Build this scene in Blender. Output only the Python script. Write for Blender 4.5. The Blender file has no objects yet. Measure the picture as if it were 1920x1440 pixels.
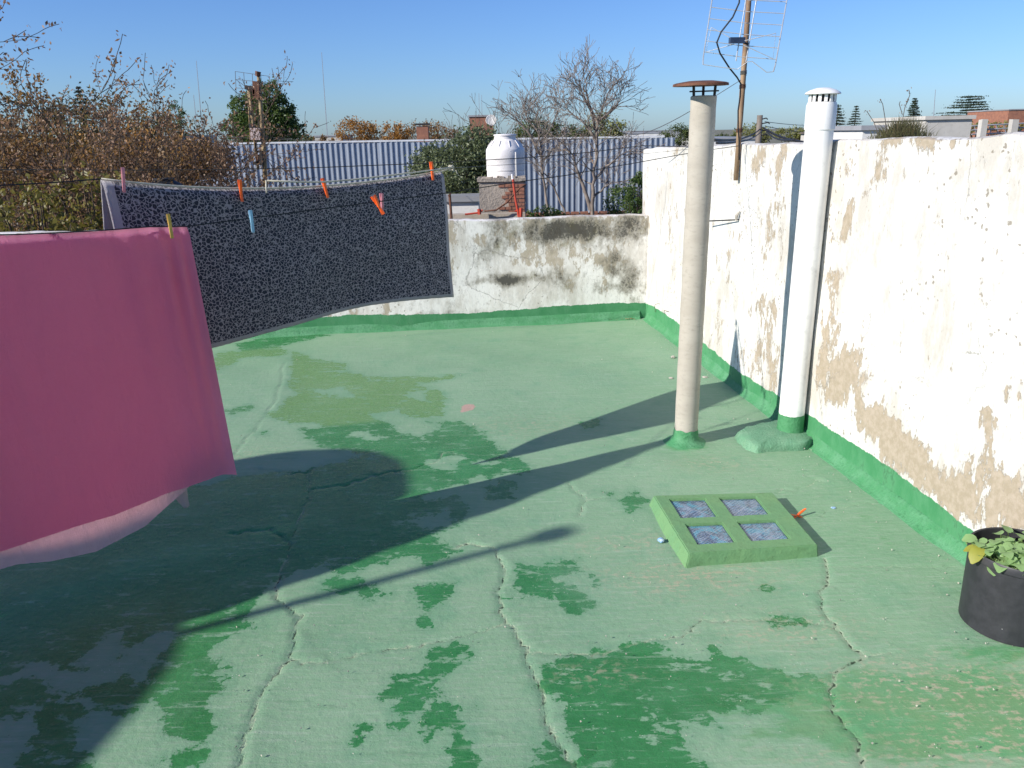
import bpy, bmesh, math, random
import numpy as np
from mathutils import Vector, Matrix, noise as mnoise
from math import radians, sin, cos, tan, pi, atan, atan2, hypot
R = random.Random(7)
scn = bpy.context.scene
C = scn.collection

# ------------------------------------------------------------------ camera
FPX, HY, ROLL, CH = 1500.0, 250.0, 1.2, 1.6
_p = atan((720 - HY) / FPX); _a = radians(ROLL)
FW = np.array([0, cos(_p), -sin(_p)])
_r = np.array([1, 0, 0.]); _u = np.array([0, sin(_p), cos(_p)])
CR = cos(_a) * _r - sin(_a) * _u
CU = sin(_a) * _r + cos(_a) * _u
EYE = np.array([0, 0, CH])
cam = bpy.data.objects.new('camera', bpy.data.cameras.new('camera')); C.objects.link(cam)
cam.matrix_world = Matrix(((CR[0], CU[0], -FW[0], 0), (CR[1], CU[1], -FW[1], 0), (CR[2], CU[2], -FW[2], CH), (0, 0, 0, 1)))
cam.data.sensor_width = 36; cam.data.lens = 36 * FPX / 1920
cam.data.clip_start = .05; cam.data.clip_end = 6000
scn.camera = cam
# ------------------------------------------------------------------ sky, sun, exposure
SUN_AZ, SUN_EL = 27.0, 28.0          # direction the light travels (degrees from +X towards +Y), height of the sun
w = bpy.data.worlds.new('World'); scn.world = w; w.use_nodes = True
wt = w.node_tree; bg = wt.nodes['Background']
sky = wt.nodes.new('ShaderNodeTexSky'); sky.sky_type = 'NISHITA'; sky.sun_disc = False
sky.sun_elevation = radians(SUN_EL); sky.sun_rotation = radians(90 - (SUN_AZ + 180))
sky.air_density = 1.0; sky.dust_density = .35; sky.ozone_density = 2.5; sky.altitude = 0
sky_mul = wt.nodes.new('ShaderNodeMix'); sky_mul.data_type = 'RGBA'; sky_mul.blend_type = 'MULTIPLY'; sky_mul.inputs[0].default_value = 1
sky_mul.inputs[7].default_value = (.94, 1.34, 2.12, 1); wt.links.new(sky.outputs[0], sky_mul.inputs[6])      # clear blue winter air
wt.links.new(sky_mul.outputs[2], bg.inputs[0]); bg.inputs[1].default_value = .052
sl = bpy.data.lights.new('sun', 'SUN'); sl.energy = 5.0; sl.angle = radians(.53); sl.color = (1, .945, .86)
so = bpy.data.objects.new('sun', sl); C.objects.link(so)
ld = Vector((cos(radians(SUN_AZ)) * cos(radians(SUN_EL)), sin(radians(SUN_AZ)) * cos(radians(SUN_EL)), -sin(radians(SUN_EL))))
so.rotation_euler = ld.to_track_quat('-Z', 'Y').to_euler(); so.location = (-20, -10, 20)
vs = scn.view_settings; vs.view_transform = 'Standard'; vs.look = 'None'; vs.exposure = .45; vs.gamma = 1; vs.use_curve_mapping = False
scn.render.engine = 'CYCLES'

# ------------------------------------------------------------------ placing helpers
def ray(x, y): return FW + CR * (x - 960) / FPX - CU * (y - 720) / FPX
def G(x, y, z=0.):                     # point at height z seen in direction (x, y)
    d = ray(x, y); return Vector(EYE + d * (z - CH) / d[2])
def P(x, y, fw):                       # point at forward distance fw seen in direction (x, y)
    d = ray(x, y); return Vector(EYE + d * fw / d[1])

# ------------------------------------------------------------------ object helpers
def obj(name, me, mat=None, parent=None):
    if isinstance(me, bmesh.types.BMesh):
        m = bpy.data.meshes.new(name); me.to_mesh(m); me.free(); me = m
    if mat is not None and not me.materials:
        for q in (mat if isinstance(mat, (list, tuple)) else [mat]): me.materials.append(q)
    o = bpy.data.objects.new(name, me); C.objects.link(o)
    if parent: o.parent = parent
    return o
def tag(o, label=None, cat=None, group=None, kind=None):
    if label: o['label'] = label
    if cat: o['category'] = cat
    if group: o['group'] = group
    if kind: o['kind'] = kind
    return o
def thing(name, label, cat, loc=(0, 0, 0), rz=0, group=None):
    o = bpy.data.objects.new(name, None); C.objects.link(o); o.location = loc; o.rotation_euler = (0, 0, rz)
    o.empty_display_size = .1
    return tag(o, label, cat, group)
def shade(o, ang=None):
    for p in o.data.polygons: p.use_smooth = True
    return o
def pyd(name, V, F, mat=None, parent=None, smooth=False):
    me = bpy.data.meshes.new(name); me.from_pydata([tuple(v) for v in V], [], F); me.update()
    o = obj(name, me, mat, parent)
    if smooth: me.polygons.foreach_set('use_smooth', [True] * len(me.polygons))
    return o
class MB:
    def __init__(s): s.V = []; s.F = []
    def add(s, V, F):
        n = len(s.V); s.V += [tuple(v) for v in V]; s.F += [tuple(i + n for i in f) for f in F]; return s
    def box(s, c, d, M=None, j=0.0):
        V = []
        for x in (-1, 1):
            for y in (-1, 1):
                for z in (-1, 1):
                    v = Vector((x * d[0] / 2, y * d[1] / 2, z * d[2] / 2))
                    if j: v += Vector((R.uniform(-j, j), R.uniform(-j, j), R.uniform(-j, j)))
                    if M is not None: v = M @ v
                    V.append(v + Vector(c))
        return s.add(V, [(0, 1, 3, 2), (4, 6, 7, 5), (0, 4, 5, 1), (2, 3, 7, 6), (0, 2, 6, 4), (1, 5, 7, 3)])
    def tube(s, pts, r, n=6, cap=True):
        pts = [Vector(p) for p in pts]; rr = r if isinstance(r, (list, tuple)) else [r] * len(pts)
        base = len(s.V); up = None
        for i, p in enumerate(pts):
            t = (pts[min(i + 1, len(pts) - 1)] - pts[max(i - 1, 0)]).normalized()
            if up is None:
                up = t.orthogonal().normalized()
            a = (up - t * up.dot(t)).normalized(); up = a; b = t.cross(a)
            for k in range(n):
                th = 2 * pi * k / n
                s.V.append(tuple(p + (a * cos(th) + b * sin(th)) * rr[i]))
        for i in range(len(pts) - 1):
            for k in range(n):
                q = base + i * n; k2 = (k + 1) % n
                s.F.append((q + k, q + k2, q + n + k2, q + n + k))
        if cap:
            s.F.append(tuple(base + k for k in range(n))[::-1]); s.F.append(tuple(base + (len(pts) - 1) * n + k for k in range(n)))
        return s
    def lathe(s, prof, c=(0, 0, 0), n=32, tilt=None):
        base = len(s.V); c = Vector(c)
        for (r, z) in prof:
            for k in range(n):
                v = Vector((r * cos(2 * pi * k / n), r * sin(2 * pi * k / n), z))
                if tilt is not None: v = tilt @ v
                s.V.append(tuple(c + v))
        for i in range(len(prof) - 1):
            for k in range(n):
                k2 = (k + 1) % n; q = base + i * n
                s.F.append((q + k, q + k2, q + n + k2, q + n + k))
        return s
    def build(s, name, mat=None, parent=None, smooth=False):
        return pyd(name, s.V, s.F, mat, parent, smooth)
def autosmooth(o, deg=35):
    me = o.data
    me.polygons.foreach_set('use_smooth', [True] * len(me.polygons))
    bm = bmesh.new(); bm.from_mesh(me)
    for e in bm.edges:
        if len(e.link_faces) == 2 and e.calc_face_angle(0) > radians(deg): e.smooth = False
    bm.to_mesh(me); bm.free(); return o

# ------------------------------------------------------------------ material helpers
class NT:
    def __init__(s, name):
        s.m = bpy.data.materials.new(name); s.m.use_nodes = True; s.t = s.m.node_tree; s.n = s.t.nodes
        s.b = s.n['Principled BSDF']; s.out = s.n['Material Output']
    def new(s, ty, **kw):
        q = s.n.new('ShaderNode' + ty)
        for k, v in kw.items(): setattr(q, k, v)
        return q
    def link(s, a, b): s.t.links.new(a, b)
    def _in(s, sock, v):
        if v is None: return
        if hasattr(v, 'is_output') or isinstance(v, bpy.types.NodeSocket): s.link(v, sock)
        elif isinstance(v, (tuple, list)) and len(v) == 3 and sock.type == 'RGBA': sock.default_value = (*v, 1)
        else: sock.default_value = v
    def math(s, op, a, b=None, c=None, clamp=False):
        q = s.new('Math', operation=op, use_clamp=clamp); s._in(q.inputs[0], a); s._in(q.inputs[1], b); s._in(q.inputs[2], c); return q.outputs[0]
    def mix(s, f, a, b, mode='MIX'):
        q = s.new('Mix', data_type='RGBA', blend_type=mode); s._in(q.inputs[0], f); s._in(q.inputs[6], a); s._in(q.inputs[7], b); return q.outputs[2]
    def noise(s, scale, detail=4, rough=.55, vec=None, dist=0, out=0):
        q = s.new('TexNoise'); q.inputs['Scale'].default_value = scale; q.inputs['Detail'].default_value = detail
        q.inputs['Roughness'].default_value = rough; q.inputs['Distortion'].default_value = dist
        if vec is not None: s.link(vec, q.inputs['Vector'])
        return q.outputs[out]
    def voro(s, scale, feature='F1', vec=None, rnd=1, out=0):
        q = s.new('TexVoronoi', feature=feature); q.inputs['Scale'].default_value = scale; q.inputs['Randomness'].default_value = rnd
        if vec is not None: s.link(vec, q.inputs['Vector'])
        return q.outputs[out]
    def step(s, v, a, b, inv=False):
        q = s.new('MapRange', interpolation_type='SMOOTHSTEP'); s._in(q.inputs[0], v)
        q.inputs[1].default_value = a; q.inputs[2].default_value = b
        q.inputs[3].default_value = 1 if inv else 0; q.inputs[4].default_value = 0 if inv else 1
        return q.outputs[0]
    def ramp(s, v, stops):
        q = s.new('ValToRGB'); e = q.color_ramp.elements
        while len(e) < len(stops): e.new(.5)
        for i, (p_, c_) in enumerate(stops): e[i].position = p_; e[i].color = (*c_, 1)
        s.link(v, q.inputs[0]); return q.outputs[0]
    def attr(s, n): q = s.new('Attribute', attribute_name=n); return q.outputs['Fac']
    def coord(s, which='Object', scale=None):
        q = s.new('TexCoord'); o = q.outputs[which]
        if scale is not None:
            m = s.new('Mapping'); m.inputs['Scale'].default_value = scale; s.link(o, m.inputs[0]); o = m.outputs[0]
        return o
    def bump(s, h, dist=.01, strength=1, prev=None):
        q = s.new('Bump'); q.inputs['Distance'].default_value = dist; q.inputs['Strength'].default_value = strength
        s._in(q.inputs['Height'], h)
        if prev is not None: s.link(prev, q.inputs['Normal'])
        return q.outputs[0]
    def set(s, col=None, rough=None, nrm=None, spec=None, metal=None):
        s._in(s.b.inputs['Base Color'], col); s._in(s.b.inputs['Roughness'], rough)
        if nrm is not None: s.link(nrm, s.b.inputs['Normal'])
        s._in(s.b.inputs['Specular IOR Level'], spec); s._in(s.b.inputs['Metallic'], metal)
        return s.m
def simple(name, col, col2=None, scale=8, rough=.6, bump=.3, bd=.004, metal=0, stretch=None, spec=.4):
    t = NT(name); co = t.coord('Object', stretch)
    n = t.noise(scale, 6, .6, co)
    c = t.mix(t.step(n, .35, .68), col, col2 or tuple(x * .75 for x in col))
    n2 = t.noise(scale * 7, 5, .6, co)
    c = t.mix(t.step(n2, .5, .75), c, tuple(x * .8 for x in col))
    return t.set(c, t.math('MULTIPLY_ADD', n, .25, rough - .12), t.bump(n2, bd, bump), spec, metal)

# --- painted concrete roof floor
def mat_floor():
    t = NT('green_painted_concrete'); co = t.coord('Object')
    wet, crack, olive, brown, fresh, splash = (t.attr(a) for a in ('wet', 'crack', 'olive', 'brown', 'fresh', 'splash'))
    big = t.noise(1.1, 5, .6, co); mid = t.noise(5, 8, .62, co); fine = t.noise(38, 8, .65, co); vfine = t.noise(240, 4, .6, co)
    strk = t.noise(16, 6, .62, t.coord('Object', (1, 5, 1)), dist=.6)
    dry = t.mix(t.step(big, .35, .66), (.215, .350, .218), (.165, .308, .178))
    dry = t.mix(t.math('MULTIPLY', t.step(strk, .42, .72), .75), dry, (.25, .345, .245))
    dry = t.mix(t.math('MULTIPLY', t.step(mid, .5, .75), .6), dry, (.125, .285, .17))
    dry = t.mix(t.math('MULTIPLY', t.step(fine, .56, .74), .5), dry, (.29, .35, .26))
    dry = t.mix(t.math('MULTIPLY', t.step(vfine, .55, .8), .25), dry, (.10, .20, .13))
    # wear showing pinkish dust and bare cement
    bm = t.math('MULTIPLY', t.math('MINIMUM', brown, 1), t.step(t.math('ADD', t.math('MULTIPLY', fine, .6), t.math('MULTIPLY', t.noise(22, 9, .75, t.coord('Object', (.6, 2.2, 1))), .6)), .60, .70))
    dry = t.mix(t.math('MULTIPLY', bm, .8), dry, (.40, .36, .27))
    dry = t.mix(t.math('MULTIPLY', brown, .22), dry, (.30, .28, .18))
    # damp areas with ragged edges
    e = t.math('ADD', t.math('MULTIPLY', t.math('SUBTRACT', t.noise(15, 10, .72, co), .5), .22), t.math('MULTIPLY', t.math('SUBTRACT', t.noise(3.6, 3, .5, co), .5), .17))
    wd = t.math('ADD', wet, e)
    wm = t.step(wd, -.002, .003, inv=True)
    halo = t.math('MULTIPLY', t.step(wd, -.0, .07, inv=True), .35)
    wm = t.math('MULTIPLY', wm, t.step(t.math('ADD', t.math('MULTIPLY', t.noise(13, 10, .74, t.coord('Object', (.7, 1.5, 1))), 1), t.math('MULTIPLY', t.step(wd, -.16, .0), .05)), .585, .63, inv=True))
    dry = t.mix(halo, dry, (.10, .25, .14))
    wetc = t.mix(t.step(mid, .4, .65), (.032, .165, .052), (.044, .195, .068))
    wetc = t.mix(t.math('MULTIPLY', t.step(strk, .52, .7), .3), wetc, (.09, .26, .12))
    wetc = t.mix(olive, wetc, t.mix(t.step(strk, .4, .6), (.105, .235, .075), (.12, .25, .10)))
    col = t.mix(wm, dry, wetc)
    fr = t.step(t.math('ADD', t.math('MULTIPLY', fresh, .8), t.math('MULTIPLY', t.math('SUBTRACT', t.noise(9, 9, .7, t.coord('Object', (.6, 1.6, 1))), .5), 1.6)), .30, .62)
    col = t.mix(t.math('MULTIPLY', fr, .8), col, t.mix(t.step(mid, .4, .6), (.070, .26, .10), (.11, .25, .10)))
    col = t.mix(bm, col, (.36, .33, .23))
    spl = t.step(t.math('ADD', splash, t.math('MULTIPLY', t.math('SUBTRACT', t.noise(30, 6, .7, co), .5), .8)), .52, .58)
    col = t.mix(spl, col, (.42, .29, .24))
    # long faint brush streaks and pale scratches
    ls = t.noise(7, 8, .72, t.coord('Object', (.5, 6, 1)), dist=.4)
    col = t.mix(t.math('MULTIPLY', t.step(ls, .56, .66), .35), col, (.34, .43, .33))
    col = t.mix(t.math('MULTIPLY', t.step(ls, .34, .44, inv=True), .30), col, (.08, .19, .10))
    bl = t.noise(.55, 6, .7, co); col = t.mix(t.math('MULTIPLY', t.step(bl, .5, .68), .30), col, (.24, .36, .27))
    dots = t.math('MULTIPLY', t.step(t.noise(95, 3, .7, co), .68, .73), t.step(t.noise(2.1, 5, .7, co), .5, .58))
    col = t.mix(t.math('MULTIPLY', dots, .6), col, (.05, .11, .06))
    # white scuffs and grit
    sp = t.step(t.voro(60, 'F1', co), .07, .11, inv=True)
    spm = t.math('MULTIPLY', sp, t.step(t.noise(3, 3, .5, co), .54, .64))
    col = t.mix(t.math('MULTIPLY', spm, .8), col, (.55, .6, .52))
    dk = t.math('MULTIPLY', t.step(t.voro(34, 'F1', co), .05, .10, inv=True), t.step(t.noise(4.3, 3, .5, t.coord('Object', (1, 1, 2))), .5, .6))
    col = t.mix(t.math('MULTIPLY', dk, .6), col, (.04, .09, .05))
    # cracks: dark gap, crumbled pale lips
    cn = t.math('MULTIPLY', t.math('SUBTRACT', t.noise(55, 8, .7, co), .5), .016)
    cd = t.math('ADD', crack, cn)
    lip = t.math('MULTIPLY', t.step(cd, .003, .0105, inv=True), t.step(t.noise(9, 3, .5, co), .40, .58))
    gap = t.math('MULTIPLY', t.step(cd, .0012, .0042, inv=True), t.step(t.noise(6, 4, .6, t.coord('Object', (1, 1, 3))), .34, .44))
    col = t.mix(t.math('MULTIPLY', lip, .7), col, (.36, .44, .30))
    col = t.mix(gap, col, (.030, .055, .030))
    rough = t.mix(wm, (.62, .62, .62), t.ramp(fine, [(.3, (.16,) * 3), (.7, (.34,) * 3)]))
    h = t.math('ADD', t.math('MULTIPLY', fine, .7), t.math('MULTIPLY', strk, .22))
    h = t.math('ADD', h, t.math('MULTIPLY', vfine, .16))
    h = t.math('SUBTRACT', h, t.math('MULTIPLY', t.step(cd, .001, .007, inv=True), .8))
    h = t.math('SUBTRACT', h, t.math('MULTIPLY', wm, .05))
    return t.set(col, rough, t.bump(h, .0065, .7), t.math('MULTIPLY_ADD', wm, -.10, .30))

# --- old painted wall: white paint, peeled to render, green band at the foot
def mat_wall(name, paint, peel1, peel2, mold=False, mul=1.0):
    t = NT(name); co = t.coord('Object')
    peel, sk, grime = t.attr('peel'), t.attr('skirt'), t.attr('grime')
    mid = t.noise(8, 10, .70, t.coord('Object', (1, 1, .55))); fine = t.noise(34, 8, .7, co)
    s2 = t.noise(30, 8, .75, t.coord('Object', (1, 1, .35)))
    pv = t.math('ADD', peel, t.math('ADD', t.math('MULTIPLY', t.math('SUBTRACT', mid, .5), 1.5 * mul), t.math('MULTIPLY', t.math('SUBTRACT', s2, .5), .9 * mul)))
    pv = t.math('ADD', pv, t.math('MULTIPLY', t.math('SUBTRACT', fine, .5), .35))
    pm = t.step(pv, .47, .52)
    pc = t.mix(t.step(fine, .4, .62), peel1, peel2)
    wc = t.mix(t.step(mid, .45, .72), paint, tuple(x * .88 for x in paint))
    mo = t.math('ADD', t.math('MULTIPLY', t.noise(9, 9, .72, t.coord('Object', (1, 1, .4))), .6), t.math('MULTIPLY', t.noise(2.4, 5, .6, co), .4))
    wc = t.mix(t.math('MULTIPLY', t.step(mo, .44, .60), .9), wc, tuple(.5 * a + .45 * b for a, b in zip(paint, peel1)))
    wc = t.mix(t.math('MULTIPLY', t.step(t.noise(45, 7, .75, t.coord('Object', (1, 1, .5))), .52, .66), .5), wc, tuple(x * .62 for x in paint))
    halo = t.step(pv, .30, .49)
    wc = t.mix(t.math('MULTIPLY', halo, .45), wc, tuple(.5 * a + .5 * b for a, b in zip(paint, peel1)))
    dist_ = t.mix(.035, co, t.noise(40, 4, .6, co, out=1))
    sp = t.math('MULTIPLY', t.step(t.voro(30, 'F1', dist_), .16, .24, inv=True), t.step(t.noise(2.2, 5, .65, co), .47, .56))
    sp2 = t.math('MULTIPLY', t.step(t.noise(75, 5, .75, t.coord('Object', (1, 1, .3))), .60, .66), t.step(t.noise(3.1, 5, .7, t.coord('Object', (1, 1, .7))), .46, .56))
    sp = t.math('MAXIMUM', sp, t.math('MULTIPLY', sp2, .8))
    col = t.mix(t.math('MULTIPLY', sp, .75), wc, tuple(x * .55 for x in peel1))
    col = t.mix(pm, col, pc)
    if mold:
        g = t.math('ADD', grime, t.math('ADD', t.math('MULTIPLY', t.math('SUBTRACT', t.noise(3.2, 8, .66, co), .5), 2.6), t.math('MULTIPLY', t.math('SUBTRACT', t.noise(24, 8, .72, t.coord('Object', (1, 1, .6))), .5), 1.0)))
        col = t.mix(t.math('MULTIPLY', t.step(g, .30, .85), .85), col, t.ramp(t.noise(7, 5, .6, co), [(.35, (.15, .135, .10)), (.55, (.26, .235, .19)), (.75, (.23, .20, .10))]))
        bl = t.math('MULTIPLY', t.step(t.math('ADD', g, t.math('MULTIPLY', t.math('SUBTRACT', t.noise(60, 6, .8, co), .5), 1.2)), .75, 1.05), .8)
        col = t.mix(bl, col, (.035, .033, .028))
    # hairline cracks
    cv = t.voro(2.3, 'DISTANCE_TO_EDGE', t.mix(.12, co, t.noise(5, 6, .7, co, out=1)))
    cr = t.math('MULTIPLY', t.step(cv, .002, .006, inv=True), t.step(t.noise(1.7, 3, .5, co), .50, .58))
    col = t.mix(t.math('MULTIPLY', cr, .55), col, (.2, .19, .17))
    # green paint lapping up the wall
    sv = t.math('ADD', sk, t.math('ADD', t.math('MULTIPLY', t.math('SUBTRACT', t.noise(7, 6, .6, co), .5), .05), t.math('MULTIPLY', t.math('SUBTRACT', t.noise(60, 5, .7, t.coord('Object', (1, 1, .3))), .5), .018)))
    gm = t.step(sv, -.002, .003, inv=True)
    col = t.mix(gm, col, t.mix(t.step(mid, .4, .6), (.050, .215, .088), (.075, .25, .115)))
    h = t.math('ADD', t.math('MULTIPLY', pm, -.9), t.math('MULTIPLY', fine, .5))
    h = t.math('ADD', h, t.math('MULTIPLY', mid, 1.2))
    h = t.math('SUBTRACT', h, t.math('MULTIPLY', cr, .5))
    return t.set(col, t.mix(pm, (.6, .6, .6), (.9, .9, .9)), t.bump(h, .006, .6), .3)

# ------------------------------------------------------------------ FLOOR
def px_poly(L): return np.array([[*G(x, y)[:2]] for x, y in L])
def seg_dist(X, Y, poly, closed):
    d = np.full(X.shape, 9.); n = len(poly)
    for i in range(n if closed else n - 1):
        a = poly[i]; b = poly[(i + 1) % n]; ab = b - a; L = max(1e-9, ab @ ab)
        tt = np.clip(((X - a[0]) * ab[0] + (Y - a[1]) * ab[1]) / L, 0, 1)
        d = np.minimum(d, np.hypot(X - a[0] - tt * ab[0], Y - a[1] - tt * ab[1]))
    return d
def inside(X, Y, poly):
    r = np.zeros(X.shape, bool); n = len(poly)
    for i in range(n):
        (x1, y1), (x2, y2) = poly[i], poly[(i + 1) % n]
        if y1 == y2: continue
        r ^= ((y1 > Y) != (y2 > Y)) & (X < (x2 - x1) * (Y - y1) / (y2 - y1) + x1)
    return r
def sdf(X, Y, L):
    p = px_poly(L); d = seg_dist(X, Y, p, True); return np.where(inside(X, Y, p), -d, d)
WET = [
 [(560,800),(600,803),(650,792),(715,788),(742,803),(795,826),(800,812),(835,806),(800,790),(845,790),(905,812),(930,842),(985,868),(990,886),(900,895),(850,908),(800,935),(760,960),(740,900),(700,850),(600,836)],
 [(395,905),(440,895),(560,880),(700,850),(780,870),(800,935),(860,925),(872,945),(850,985),(812,1004),(860,1030),(815,1062),(760,1050),(640,1075),(600,1060),(500,1088),(440,1150),(300,1240),(230,1235),(170,1260),(90,1235),(0,1265),(-150,1250),(-150,1000),(300,900)],
 [(595,1092),(640,1078),(676,1083),(672,1100),(640,1118),(612,1112)], [(675,1108),(722,1094),(720,1112),(690,1124)],
 [(782,1098),(828,1084),(856,1090),(852,1114),(800,1143)], [(768,1161),(796,1149),(813,1166),(790,1174)],
 [(975,1057),(1080,1048),(1088,1068),(1040,1084),(1100,1110),(1114,1143),(1092,1152),(1040,1122),(950,1117),(958,1090)],
 [(808,1222),(850,1204),(868,1222),(835,1250),(812,1285),(822,1308),(882,1322),(884,1370),(900,1420),(890,1460),(862,1460),(838,1372),(795,1388),(785,1350),(750,1362),(768,1295),(735,1302),(750,1270),(788,1260)],
 [(657,1372),(682,1364),(684,1386),(668,1396)], [(1110,1080),(1124,1080),(1126,1092),(1112,1092)],
 [(1000,1236),(1100,1222),(1180,1206),(1230,1208),(1262,1236),(1340,1226),(1400,1240),(1500,1258),(1560,1262),(1550,1310),(1480,1326),(1330,1332),(1342,1366),(1300,1362),(1245,1346),(1285,1392),(1305,1460),(1100,1460),(1052,1345),(1062,1312),(1012,1292)],
 [(985,1460),(1000,1405),(1028,1375),(1082,1420),(1085,1460)],
 [(330,1140),(500,1090),(458,1140),(475,1182),(405,1206),(392,1245),(440,1250),(428,1290),(400,1315),(408,1365),(368,1390),(312,1380),(288,1325),(300,1290),(250,1250)],
 [(290,1432),(330,1412),(385,1396),(398,1412),(370,1440),(300,1450)],
 [(445,645),(500,632),(560,624),(612,630),(545,645),(450,660)], [(420,768),(470,757),(478,764),(440,774)],
 [(1168,940),(1180,918),(1212,938),(1204,952),(1185,956)], [(1418,1103),(1436,1094),(1455,1100),(1440,1112)],
 [(468,808),(505,803),(503,814),(475,815)], [(1130,925),(1150,920),(1160,926),(1140,932)],
 [(60,1345),(110,1312),(140,1330),(150,1380),(190,1420),(150,1480),(20,1480),(50,1400)], [(0,1290),(60,1270),(100,1300),(40,1350),(-60,1360),(-60,1290)],
 [(170,1300),(230,1275),(300,1290),(250,1340),(190,1330)], [(1325,1202),(1345,1200),(1350,1218),(1335,1222)], [(905,915),(940,898),(975,902),(960,935),(915,935)],
 [(1090,795),(1120,788),(1118,800),(1100,802)], [(1440,1163),(1500,1163),(1515,1170),(1470,1172)],
]
OLIVE = [
 [(552,660),(600,676),(648,683),(640,694),(602,697),(682,700),(702,712),(762,716),(830,738),(834,752),(825,780),(780,782),(745,770),(704,777),(712,792),(650,800),(560,792),(508,778),(528,752),(562,735),(540,715)],
 [(385,680),(420,660),(520,652),(540,664),(450,672),(400,700)], [(640,704),(760,718),(850,712),(860,704),(760,706)],
]
HOLES = [[(590,730),(648,722),(658,742),(622,740)], [(765,735),(800,732),(798,748),(770,748)], [(655,812),(680,808),(720,822),(700,830)], [(800,1300),(812,1290),(810,1330),(800,1330)],
 [(800,870),(850,855),(870,860),(830,880)], [(905,865),(935,868),(925,880)], [(470,1120),(540,1090),(600,1080),(620,1100),(540,1130)], [(760,975),(840,960),(850,985),(790,990)],
 [(150,1240),(210,1180),(240,1200),(190,1290)], [(230,1225),(300,1195),(290,1240)],[(1210,1330),(1300,1352),(1330,1368),(1220,1350)]]
CR_BIG = [[(440,1460),(462,1385),(488,1300),(516,1268),(545,1238),(552,1190),(565,1157),(540,1140),(520,1122),(514,1098),(525,1076)],
 [(1100,1460),(1045,1385),(1022,1345),(1016,1290),(992,1252),(985,1215),(966,1182),(950,1165),(935,1115),(946,1062),(926,1030),(890,1018),(846,1028)],
 [(1622,1460),(1610,1392),(1572,1345),(1554,1290),(1578,1255),(1620,1230),(1582,1195),(1558,1162),(1540,1120),(1550,1092),(1546,1045)]]
CR_MID = [[(545,1240),(600,1243),(700,1217),(760,1212),(850,1195),(925,1176),(950,1165)],
 [(990,1220),(1050,1222),(1130,1219),(1190,1202),(1280,1190),(1318,1163),(1420,1160),(1500,1165),(1560,1172)],
 [(525,1076),(548,1000),(578,930),(575,885)], [(580,918),(650,905),(780,877),(812,868),(832,850),(870,853)],
 [(1068,905),(1082,922),(1100,936),(1128,933)], [(1100,936),(1085,968)], [(1620,1230),(1672,1222)], [(430,1002),(510,995),(548,1022)]]
CR_THIN = [[(1548,1063),(1640,1061),(1720,1066),(1790,1063)], [(1460,922),(1530,906),(1545,903)], [(1530,966),(1600,946),(1660,940)], [(535,680),(520,740),(486,792),(440,850)],
 [(600,870),(575,885),(470,880)], [(1090,1440),(1120,1395)]]
WOFF = .036
def lin(a, b, s): n = max(1, int(round((b - a) / s))); return list(np.linspace(a, b, n, endpoint=False))
WA = Vector((1.175, 6.962, 0)); WB = Vector((1.688, 2.723, 0)); WD = (WB - WA).normalized(); WN = Vector((WD.y, -WD.x, 0))   # right wall: foot of the cove; WN points away from the floor
if WN.x < 0: WN = -WN
BA = Vector((1.175, 6.962, 0)); BD = Vector((-cos(radians(7.4)), -sin(radians(7.4)), 0)); BN = Vector((-sin(radians(7.4)), cos(radians(7.4)), 0))
xs = lin(-9, -2.3, .15) + lin(-2.3, 1.85, .0125) + [1.85, 1.95]
ys = lin(-3, 1.25, .12) + lin(1.25, 4.2, .0115) + lin(4.2, 7.2, .02) + [7.2, 7.35]
X, Y = np.meshgrid(np.array(xs), np.array(ys)); X = X.ravel(); Y = Y.ravel()
wet = np.full(X.shape, 9.); ol = np.full(X.shape, 9.)
for q in WET: wet = np.minimum(wet, sdf(X, Y, q))
for q in OLIVE: ol = np.minimum(ol, sdf(X, Y, q))
oliveA = np.clip((wet - ol) / .12 + .5, 0, 1)
wet = np.minimum(wet, ol)
for q in HOLES: wet = np.maximum(wet, -sdf(X, Y, q))
crk = np.full(X.shape, 9.)
def wiggle(L, amp=3.2):
    out = []
    for i in range(len(L) - 1):
        (x0, y0), (x1, y1) = L[i], L[i + 1]; n = max(1, int(hypot(x1 - x0, y1 - y0) / 9))
        for k in range(n):
            f = k / n; out.append((x0 + (x1 - x0) * f + R.gauss(0, amp), y0 + (y1 - y0) * f + R.gauss(0, amp * .7)))
    out.append(L[-1]); return out
for LL, wd in ((CR_BIG, 0), (CR_MID, .0025), (CR_THIN, .0042)):
    for q in LL: crk = np.minimum(crk, seg_dist(X, Y, px_poly(wiggle(q)), False) + wd)
def soft(X, Y, L): 
    r = np.zeros(X.shape)
    for (px, py, rx, ry, s) in L:
        c = G(px, py); r = np.maximum(r, s * np.exp(-(((X - c.x) / rx) ** 2 + ((Y - c.y) / ry) ** 2)))
    return r
brown = soft(X, Y, [(1290, 1080, .3, .12, .7), (1480, 1180, .25, .1, .5), (1750, 1290, .35, .13, 1), (1860, 1390, .3, .12, .9), (1720, 1430, .3, .1, .5), (1640, 1345, .08, .05, .6), (1880, 1300, .35, .06, 1.2), (1760, 1260, .3, .03, .8), (1900, 1340, .3, .04, 1.1), (1180, 1015, .25, .1, .35), (440, 860, .3, .2, .25), (1000, 800, .4, .2, .25), (1340, 870, .2, .1, .35), (1130, 1260, .15, .06, .6)])
splash = soft(X, Y, [(878, 765, .055, .075, 1), (868, 772, .03, .03, .8)])
fresh = soft(X, Y, [(1285, 838, .13, .09, 1), (1440, 830, .12, .07, .8), (1650, 1000, .05, .3, .5), (1760, 1340, .55, .22, 1.25), (1560, 1290, .2, .1, .5), (1480, 1240, .25, .05, .35), (1870, 1230, .2, .08, .8), (700, 640, .5, .1, .35), (1200, 990, .1, .1, .2)])
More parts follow.
